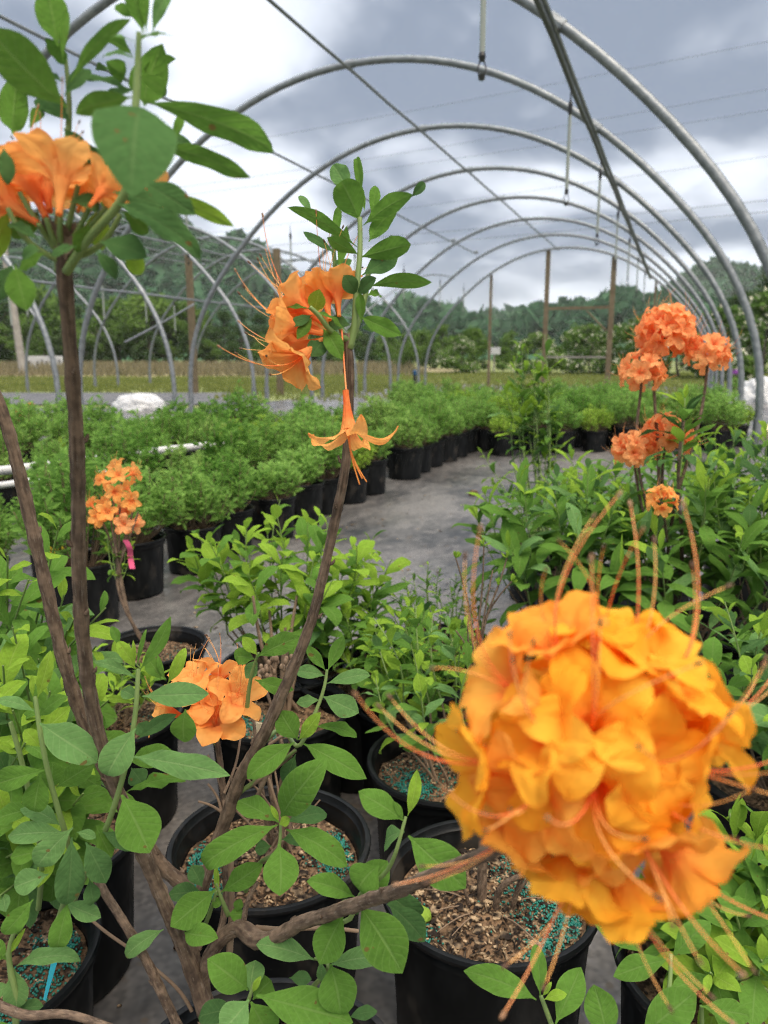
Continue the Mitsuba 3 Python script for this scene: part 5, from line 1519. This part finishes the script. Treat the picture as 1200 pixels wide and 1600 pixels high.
for (bx, by, tx, ty, w, z, dz, mat, kw) in ((838, 1562, 724, 1517, 44, .66, .0, 'leaf_green', dict(face=.75)), (844, 1556, 836, 1475, 30, .66, .02, 'leaf_green', dict(face=.85)), (868, 1600, 908, 1511, 50, .65, .02, 'leaf_green', dict(face=.85)),
                                            (850, 1562, 886, 1553, 20, .65, .0, 'leaf_bright', dict(face=.7)), (848, 1556, 862, 1534, 9, .65, .0, 'leaf_bright', dict(face=.8)), (950, 1630, 928, 1538, 58, .64, .02, 'leaf_green', dict(face=.85)), (1000, 1620, 1088, 1548, 66, .65, .0, 'leaf_green', dict(face=.8)),
                                            (1095, 1572, 1172, 1588, 40, .66, .0, 'leaf_green', dict(face=.7)), (1046, 1498, 958, 1526, 40, .68, .0, 'leaf_green', dict(face=.7)), (1005, 1490, 922, 1423, 44, .70, .02, 'leaf_green', dict(face=.8)), (1050, 1496, 1110, 1440, 40, .70, .0, 'leaf_green', dict(face=.8))):
    hero(bf, bx, by, tx, ty, w, z, dz, mat, **kw)
for pts in ([(880, 1680, .68), (868, 1620, .665), (852, 1575, .66), (845, 1556, .66)], [(960, 1700, .68), (952, 1630, .65)], [(1040, 1700, .69), (1030, 1620, .67), (1046, 1540, .68), (1048, 1490, .69)], [(1010, 1700, .69), (1002, 1620, .655)], [(1100, 1700, .69), (1096, 1572, .665)]):
    stem_px(bf, pts, [.0026, .0018], 'green_stem', 'shoot')
    p0 = W(*pts[0])
    put('branch', bf, MB().add(*tube(spline(np.array([base, (base + p0) / 2 + [0, 0, -.01], p0]), 8), .003, 7)).out('bark', True))

# --- tall orange azalea at the right
ra = thing('potted_azalea', 'tall azalea at the right with several salmon orange trusses on long bare stems', 'potted plant')
base = pot(ra, 1045, 960, seed=31, chips=60)
r9 = np.random.default_rng(31)
ZR = 1.95
for (px, py, rad, n, fl, stem) in ((1040, 516, 44, 22, .95, [(1030, 800), (1027, 680), (1028, 560)]), (1003, 578, 36, 11, .8, [(1010, 790), (994, 690), (1002, 600)]), (1106, 549, 36, 11, .6, [(1062, 760), (1092, 660), (1105, 570)]),
                                  (1042, 680, 40, 14, .8, [(1036, 820), (1035, 760), (1036, 720)]), (988, 700, 32, 11, .8, [(1012, 820), (1000, 780), (992, 730)])):
    c = W(px, py, ZR)
    R_ = rad / F * ZR
    ball_truss(ra, c - np.array([0, 0, R_ * .1]), R_, n, 'petal_salmon', r9, flat=fl, low=-.75, stamens=2)
    P = [base] + [W(a, b, ZR + .02) for a, b in stem] + [c - [0, 0, R_ * .25]]
    put('stem', ra, MB().add(*tube(spline(np.array(P), 26), np.linspace(.0055, .0035, 26), 8, .15)).out('bark', True))
c = W(1035, 785, 1.75)
ball_truss(ra, c, 27 / F * 1.75, 7, 'petal_orange', r9, low=-.3, stamens=2)
put('stem', ra, MB().add(*tube(spline(np.array([base, (base + c) / 2 + [.01, 0, 0], c]), 12), .003, 7)).out('bark', True))
c = W(1117, 680, 2.1)
P = [base, W(1065, 830, 1.9), W(1060, 740, 1.85), W(1068, 655, 1.85)]
put('stem', ra, MB().add(*tube(spline(np.array(P), 20), np.linspace(.006, .004, 20), 8, .15)).out('bark', True))
shoot(ra, [W(1062, 740, 1.85), W(1066, 690, 1.85), W(1070, 620, 1.85)], 26, .085, ['leaf_green', 'leaf_bright', 'leaf_dark'], 'lance', .004, .002, .1, r=r9)

# --- tall thin weedy plant before the door posts
tp = thing('potted_shrub', 'tall thin loose shrub standing up in the aisle before the wooden door posts', 'potted plant')
base = pot(tp, 850, 845, seed=32)
r10 = np.random.default_rng(32)
for i in range(24):
    py = 522 if i == 0 else r10.uniform(530, 650) if i < 17 else r10.uniform(640, 770)
    px = 838 + r10.normal(0, 14 + (py - 520) * .15)
    z = np.linalg.norm((base - EYE) @ FWD) * 1.0
    t0 = W(px, py, z)
    b0 = base + np.array([r10.normal(0, .02), r10.normal(0, .02), 0])
    shoot(tp, [b0, b0 * .5 + t0 * .5 + np.r_[r10.normal(0, .03, 2), 0], t0], 12, .080, ['leaf_green', 'leaf_soft', 'leaf_bright'], 'lance', .0035, .0012, .52, r=r10)

# --- orange azalea at the aisle edge, left
oa = thing('potted_azalea', 'thin azalea with loose orange flowers and a pink tape beside the left block', 'potted plant')
base = pot(oa, 240, 1005, d=.27, h=.23, seed=33, chips=120, granules=300)
r11 = np.random.default_rng(33)
ZO = 1.98
for px, py, n in ((190, 748, 4), (211, 778, 2), (172, 806, 4), (200, 820, 3), (155, 804, 2), (176, 764, 2), (216, 800, 1)):
    c = W(px, py, ZO)
    ball_truss(oa, c, .052, n, 'petal_salmon' if n % 2 else 'petal_orange', r11, low=-.4, stamens=2)
    k0 = W(186 + r11.normal(0, 3), 905, ZO)
    put('stem', oa, MB().add(*tube(spline(np.array([base, W(205, 970, ZO), k0, (k0 + c) / 2 + r11.normal(0, .01, 3), c]), 22), np.linspace(.0052, .0022, 22), 8, .15)).out('bark', True))
for px, py in ((175, 880), (196, 885), (205, 860), (168, 860)):
    shoot(oa, [W(186, 915, ZO), W((186 + px) / 2, 895, ZO), W(px, py - 20, ZO)], 9, .035, ['leaf_bright', 'leaf_green'], 'lance', .0018, .001, .2, r=r11)
p = W(197, 862, ZO - .02)
mb = MB()
c = spline(np.array([p + [0, 0, .03], p + [.012, 0, .01], p + [.004, .01, -.01], p + [.016, 0, -.045]]), 14)
v = np.vstack([c - [.009, 0, 0], c + [.009, 0, .002]])
put('tape', oa, mb.add(v, np.array([[i, i + 1, 15 + i, 14 + i] for i in range(13)])).out('tape_pink', True), label='pink plastic tape')

# the pot between, left of the low truss
lg = thing('potted_azalea', 'small sprouting azalea in the black pot behind the low truss at the left', 'potted plant', 'small leafy azaleas in the aisle pots')
base = pot(lg, 168, 1112, seed=34, chips=260, granules=300)
bush(lg, base, .17, .12, 10, 11, .05, ['leaf_bright', 'leaf_green', 'leaf_bright'], 'lance', 341, lean=(-.02, .0))

# ------------------------------------------------------------------ nursery blocks of potted shrubs


def shrub_group(name, seed, h, rad, n_shoots, mat, leaf, pot_d=.28, pot_h=.235):
    r = np.random.default_rng(seed)
    fol, wood = MB(), MB()
    for i in range(n_shoots):
        a, q = i * 2.4 + r.normal(0, .3), math.sqrt((i + .5) / n_shoots) * rad
        top = np.array([math.cos(a) * q, math.sin(a) * q, pot_h + h * (1 - .5 * (q / rad) ** 2) * r.uniform(.72, 1.1)])
        b0 = np.array([math.cos(a) * .03, math.sin(a) * .03, pot_h - .05])
        c = spline(np.array([b0, (b0 + top) / 2 + np.array([math.cos(a), math.sin(a), 0]) * q * .18, top]), 7)
        wood.add(*tube(c, np.linspace(.004, .0015, 7), 4, cap=False))
        n = 34
        u = r.uniform(.34, 1.0, n) ** .75 * 6
        j = np.minimum(5, u.astype(int))
        p = c[j] + (c[j + 1] - c[j]) * (u - j)[:, None]
        d = unit3(r.normal(size=(n, 3)) * [1, 1, .5] + [0, 0, .55])
        p = p + r.normal(0, .008, (n, 3))
        nn = unit3(np.cross(d, r.normal(size=(n, 3))) + [0, 0, .5])
        x = unit3(np.cross(d, nn))
        L = leaf * r.uniform(.6, 1.25, (n, 1))
        w = L * .19
        m = p + d * L * .5
        v = np.stack([p, m + x * w + nn * L * .06, p + d * L - nn * L * .10, m - x * w + nn * L * .06], 1).reshape(-1, 3)
        fol.add(v, np.arange(n * 4).reshape(-1, 4))
    pv, pf = pot_mesh(pot_d, pot_h, 28)
    sv, sf, _ = soil_mesh(pot_d, pot_h, seed)
    scene[name] = {'type': 'shapegroup', 'pot': MB().add(pv, pf).out('pot_plastic', 42), 'soil': mikit.ply((sv[: 48 * 30], sf), 'soil_mix', True),
                   'stem': wood.out('twig', True), 'foliage': fol.out(mat)}


KINDS = []
for i, (h, rad, ns, mat, leaf) in enumerate(((.29, .205, 40, 'foliage_fine', .046), (.19, .17, 28, 'foliage_fine', .044), (.40, .22, 44, 'foliage_fine', .050), (.27, .20, 36, 'foliage_lime', .044), (.36, .17, 22, 'foliage_pale', .058), (.24, .21, 30, 'foliage_pale', .050), (.31, .19, 20, 'foliage_fine', .060), (.30, .15, 11, 'foliage_pale', .052), (.18, .13, 13, 'foliage_lime', .046))):
    shrub_group(f'shrub_kind_{i}', 70 + i, h, rad, ns, mat, leaf)
    KINDS.append(f'shrub_kind_{i}')
rS = np.random.default_rng(77)


def nursery(x, y, label, group, s=1.0, kind=None):
    t = thing('potted_shrub', label, 'potted plant', group)
    a = rS.uniform(0, 6.28)
    k_ = KINDS[int(rS.choice(9, p=[.20, .12, .15, .12, .10, .10, .09, .07, .05]))] if kind is None else KINDS[kind]
    M = np.eye(4)
    M[:2, :2] = np.array([[math.cos(a), -math.sin(a)], [math.sin(a), math.cos(a)]]) * s
    M[2, 2] = s * rS.uniform(.92, 1.08)
    M[:3, 3] = [x, y, 0.002]
    scene[t] = {'type': 'instance', 'to_world': T4(M.tolist()), 'sg': {'type': 'ref', 'id': k_}}
    return t


PIPE_A, PIPE_B = G(-60, 742, 0.37), G(470, 678, 0.37)


def pipe_side(x, y):
    d = unit((PIPE_B - PIPE_A)[:2])
    q = np.array([x, y]) - PIPE_A[:2]
    along = q @ d
    return q[0] * d[1] - q[1] * d[0] if -0.5 < along < np.linalg.norm(PIPE_B - PIPE_A) * .6 else 9.0


# left block: rows along the house from the aisle edge to the gutter line
edge = 0
for row in range(16):
    x = -2.06 - row * 0.45
    inrow = 0
    if x < -8.0:
        break
    y = 2.05 + rS.uniform(0, .1)
    while y < 10.6:
        z = (np.array([x, y, 0]) - EYE) @ FWD
        lat = (np.array([x, y, 0]) - EYE) @ RIGHT
        if z > 10.9 or (row == 0 and y > 8.4):
            break
        col = 600 + lat / z * 1214
        if z > np.interp(col, [0, 300, 450, 640, 760], [6.9, 7.1, 7.7, 9.0, 10.9]) or abs(pipe_side(x, y)) < 0.22:
            y += 0.41
            continue
        if lat / z > -0.56 and rS.random() > 0.04 and z > 1.9:
            if row == 0:
                edge += 1
                lb_ = f'bushy green shrub in a black pot, number {edge} from the near end of the left aisle edge row'
                lb_ = ['nearest', 'second', 'third', 'fourth', 'fifth', 'sixth', 'seventh', 'eighth', 'ninth', 'tenth', 'eleventh', 'twelfth', 'thirteenth', 'fourteenth', 'fifteenth', 'sixteenth', 'seventeenth', 'eighteenth', 'nineteenth', 'twentieth', 'twenty-first', 'twenty-second', 'twenty-third', 'twenty-fourth'][edge - 1] + ' bushy green shrub along the aisle edge of the left block'
                nursery(x + rS.normal(0, .02), y, lb_, 'shrubs along the left aisle edge', rS.uniform(.92, 1.08))
            else:
                inrow += 1
                nursery(x + rS.normal(0, .035), y + rS.normal(0, .03), f'{nth(inrow)} shrub from the near end in the {nth(row + 1)} row left of the aisle', 'shrubs inside the left block', rS.uniform(.86, 1.1) * (.80 if col < 360 and z < 3.9 else 1))
        y += (0.37 if row == 0 else 0.46) + rS.uniform(-.02, .03)
# block of the second house
for row in range(14):
    x = -8.85 - row * 0.45
    y = 4.0
    while y < 10:
        z = (np.array([x, y, 0]) - EYE) @ FWD
        lat = (np.array([x, y, 0]) - EYE) @ RIGHT
        if z > 10.7:
            break
        if lat / z > -0.56:
            nursery(x + rS.normal(0, .04), y + rS.normal(0, .04), f'{nth(1 + sum(k_.startswith("potted_shrub") and labels[k_].get("group") == "shrubs of the second house" for k_ in labels))} bushy green shrub beyond the white pipe at the far left', 'shrubs of the second house', rS.uniform(.86, 1.08))
        y += .45
# far block across the end of the aisle
front = [(-1.62, 7.55), (0.62, 9.25)]
nf = 0
for row in range(9):
    for j in range(9):
        u = (j + rS.uniform(-.08, .08)) / 8
        p = np.array(front[0]) * (1 - u) + np.array(front[1]) * u + np.array([-.36 * .62, .36 * .80]) * row * 1.12
        if p[0] > 0.62:
            continue
        if row == 0:
            nf += 1
            nursery(p[0], p[1], f'{ORD[nf - 1].replace("nearest", "first")} green shrub from the left in the front row across the aisle end', 'front row across the aisle end', rS.uniform(.95, 1.1))
        else:
            nursery(p[0], p[1], f'{nth(j + 1)} green shrub from the left in the {nth(row + 1)} row across the aisle end', 'shrubs of the block across the aisle end', rS.uniform(.9, 1.12))
for p in ((0.42, 8.55), (0.30, 9.0)):
    nursery(*p, ['low green shrub beside the nearest right hoop leg', 'green shrub just behind the one beside the nearest right hoop leg'][0 if p[1] < 8.8 else 1], 'shrubs at the right hoop leg', 1.05, 2)
# sparse orange azalea in the left block far off
fo = thing('potted_azalea', 'small far azalea with dotted orange flowers in the block at the left edge', 'potted plant')
pz = W(45, 690, 6.3)
base = pot(fo, 0, 0, xy=(pz[0], pz[1]), seed=41)
for (px, py) in ((48, 634), (33, 650), (34, 655), (45, 656), (24, 660), (32, 667), (56, 667), (30, 642)):
    c = W(px, py, 6.3)
    ball_truss(fo, c, .032, 4, 'petal_salmon', rS, low=-.2, stamens=0)
    put('stem', fo, MB().add(*tube(spline(np.array([base, (base + c) / 2 + [.02, 0, 0], c]), 10), .004, 5)).out('twig', True))
py_ = W(84, 852, 3.0)
t = thing('row_marker', 'yellow plastic marker between the pots at the left', 'marker')
scene[t] = mikit.ply(trimesh.Trimesh(*(lambda m: (np.asarray(m.vertices) @ frame([0, 0, 0], UP, -FWD)[:3, :3].T + py_, m.faces))(trimesh.creation.box(extents=(.09, .10, .006)))), 'tag_yellow')
t = thing('purple_flower', 'purple flowering plant top over the white wrapped bundle at the right', 'flower')
p = cam_xy((1152 - 600) / 1214 * 17.5, 17.5)
b0 = np.array([p[0], p[1], 0.0])
rp = np.random.default_rng(3)
v, f = crown(rp, 70, .03, [(b0 + [0, 0, .62], (.14, .14, .07))])
put('bloom', t, MB().add(v, f).out('petal_purple'))
v, f = crown(rp, 120, .05, [(b0 + [0, 0, .30], (.16, .16, .28))])
put('foliage', t, MB().add(v, f).out('foliage_fine'))
put('stem', t, MB().add(*tube([b0, b0 + [0, 0, .6]], .01, 6)).out('twig', True))

# ------------------------------------------------------------------ raindrops on pistil tips
scene['rain_water'] = {'type': 'dielectric', 'int_ior': 1.33, 'ext_ior': 1.0}
drop = trimesh.creation.icosphere(3, 1.0)
for tr_, nm, lim in ((bt, 'clear raindrop on a pistil tip of the large orange truss', 9), (tc, 'clear raindrop on a pistil tip of the centre truss', 6)):
    for p in [q for k_, q in TIPS if k_ == tr_][:lim]:
        t = thing('raindrop', nm, 'raindrop', nm.replace('clear raindrop', 'raindrops').replace('a pistil tip', 'the pistil tips'))
        rad = rb.uniform(.0007, .0011)
        scene[t] = mikit.ply((np.asarray(drop.vertices) * rad + p - [0, 0, rad * .6], drop.faces), 'rain_water', True)

# ------------------------------------------------------------------ litter on the fabric
t = key('litter')
mb = MB()
rl = np.random.default_rng(9)
for i in range(420):
    lat, fw = rl.uniform(-1.3, 1.6), rl.uniform(.6, 8)
    p = cam_xy(lat, fw)
    if p[0] < -1.8:
        continue
    L = rl.uniform(.004, .022)
    Rm = trimesh.transformations.euler_matrix(rl.normal(0, .15), rl.normal(0, .15), rl.uniform(0, 6.28))[:3, :3]
    mb.box([p[0], p[1], .004], [L, L * rl.uniform(.2, .6), .003], Rm)
scene[t] = mb.out('chip_wood')
labels[t] = {'label': 'bark crumbs and leaf bits scattered on the fabric floor', 'category': 'litter', 'kind': 'stuff'}
t = thing('clod', 'small brown clod lying alone on the bare aisle', 'clod')
g = G(740, 774)
scene[t] = lumpy(np.array([g[0], g[1], 0.012]), .035, .03, .025, 4, 'soil_mix', .3, 3)
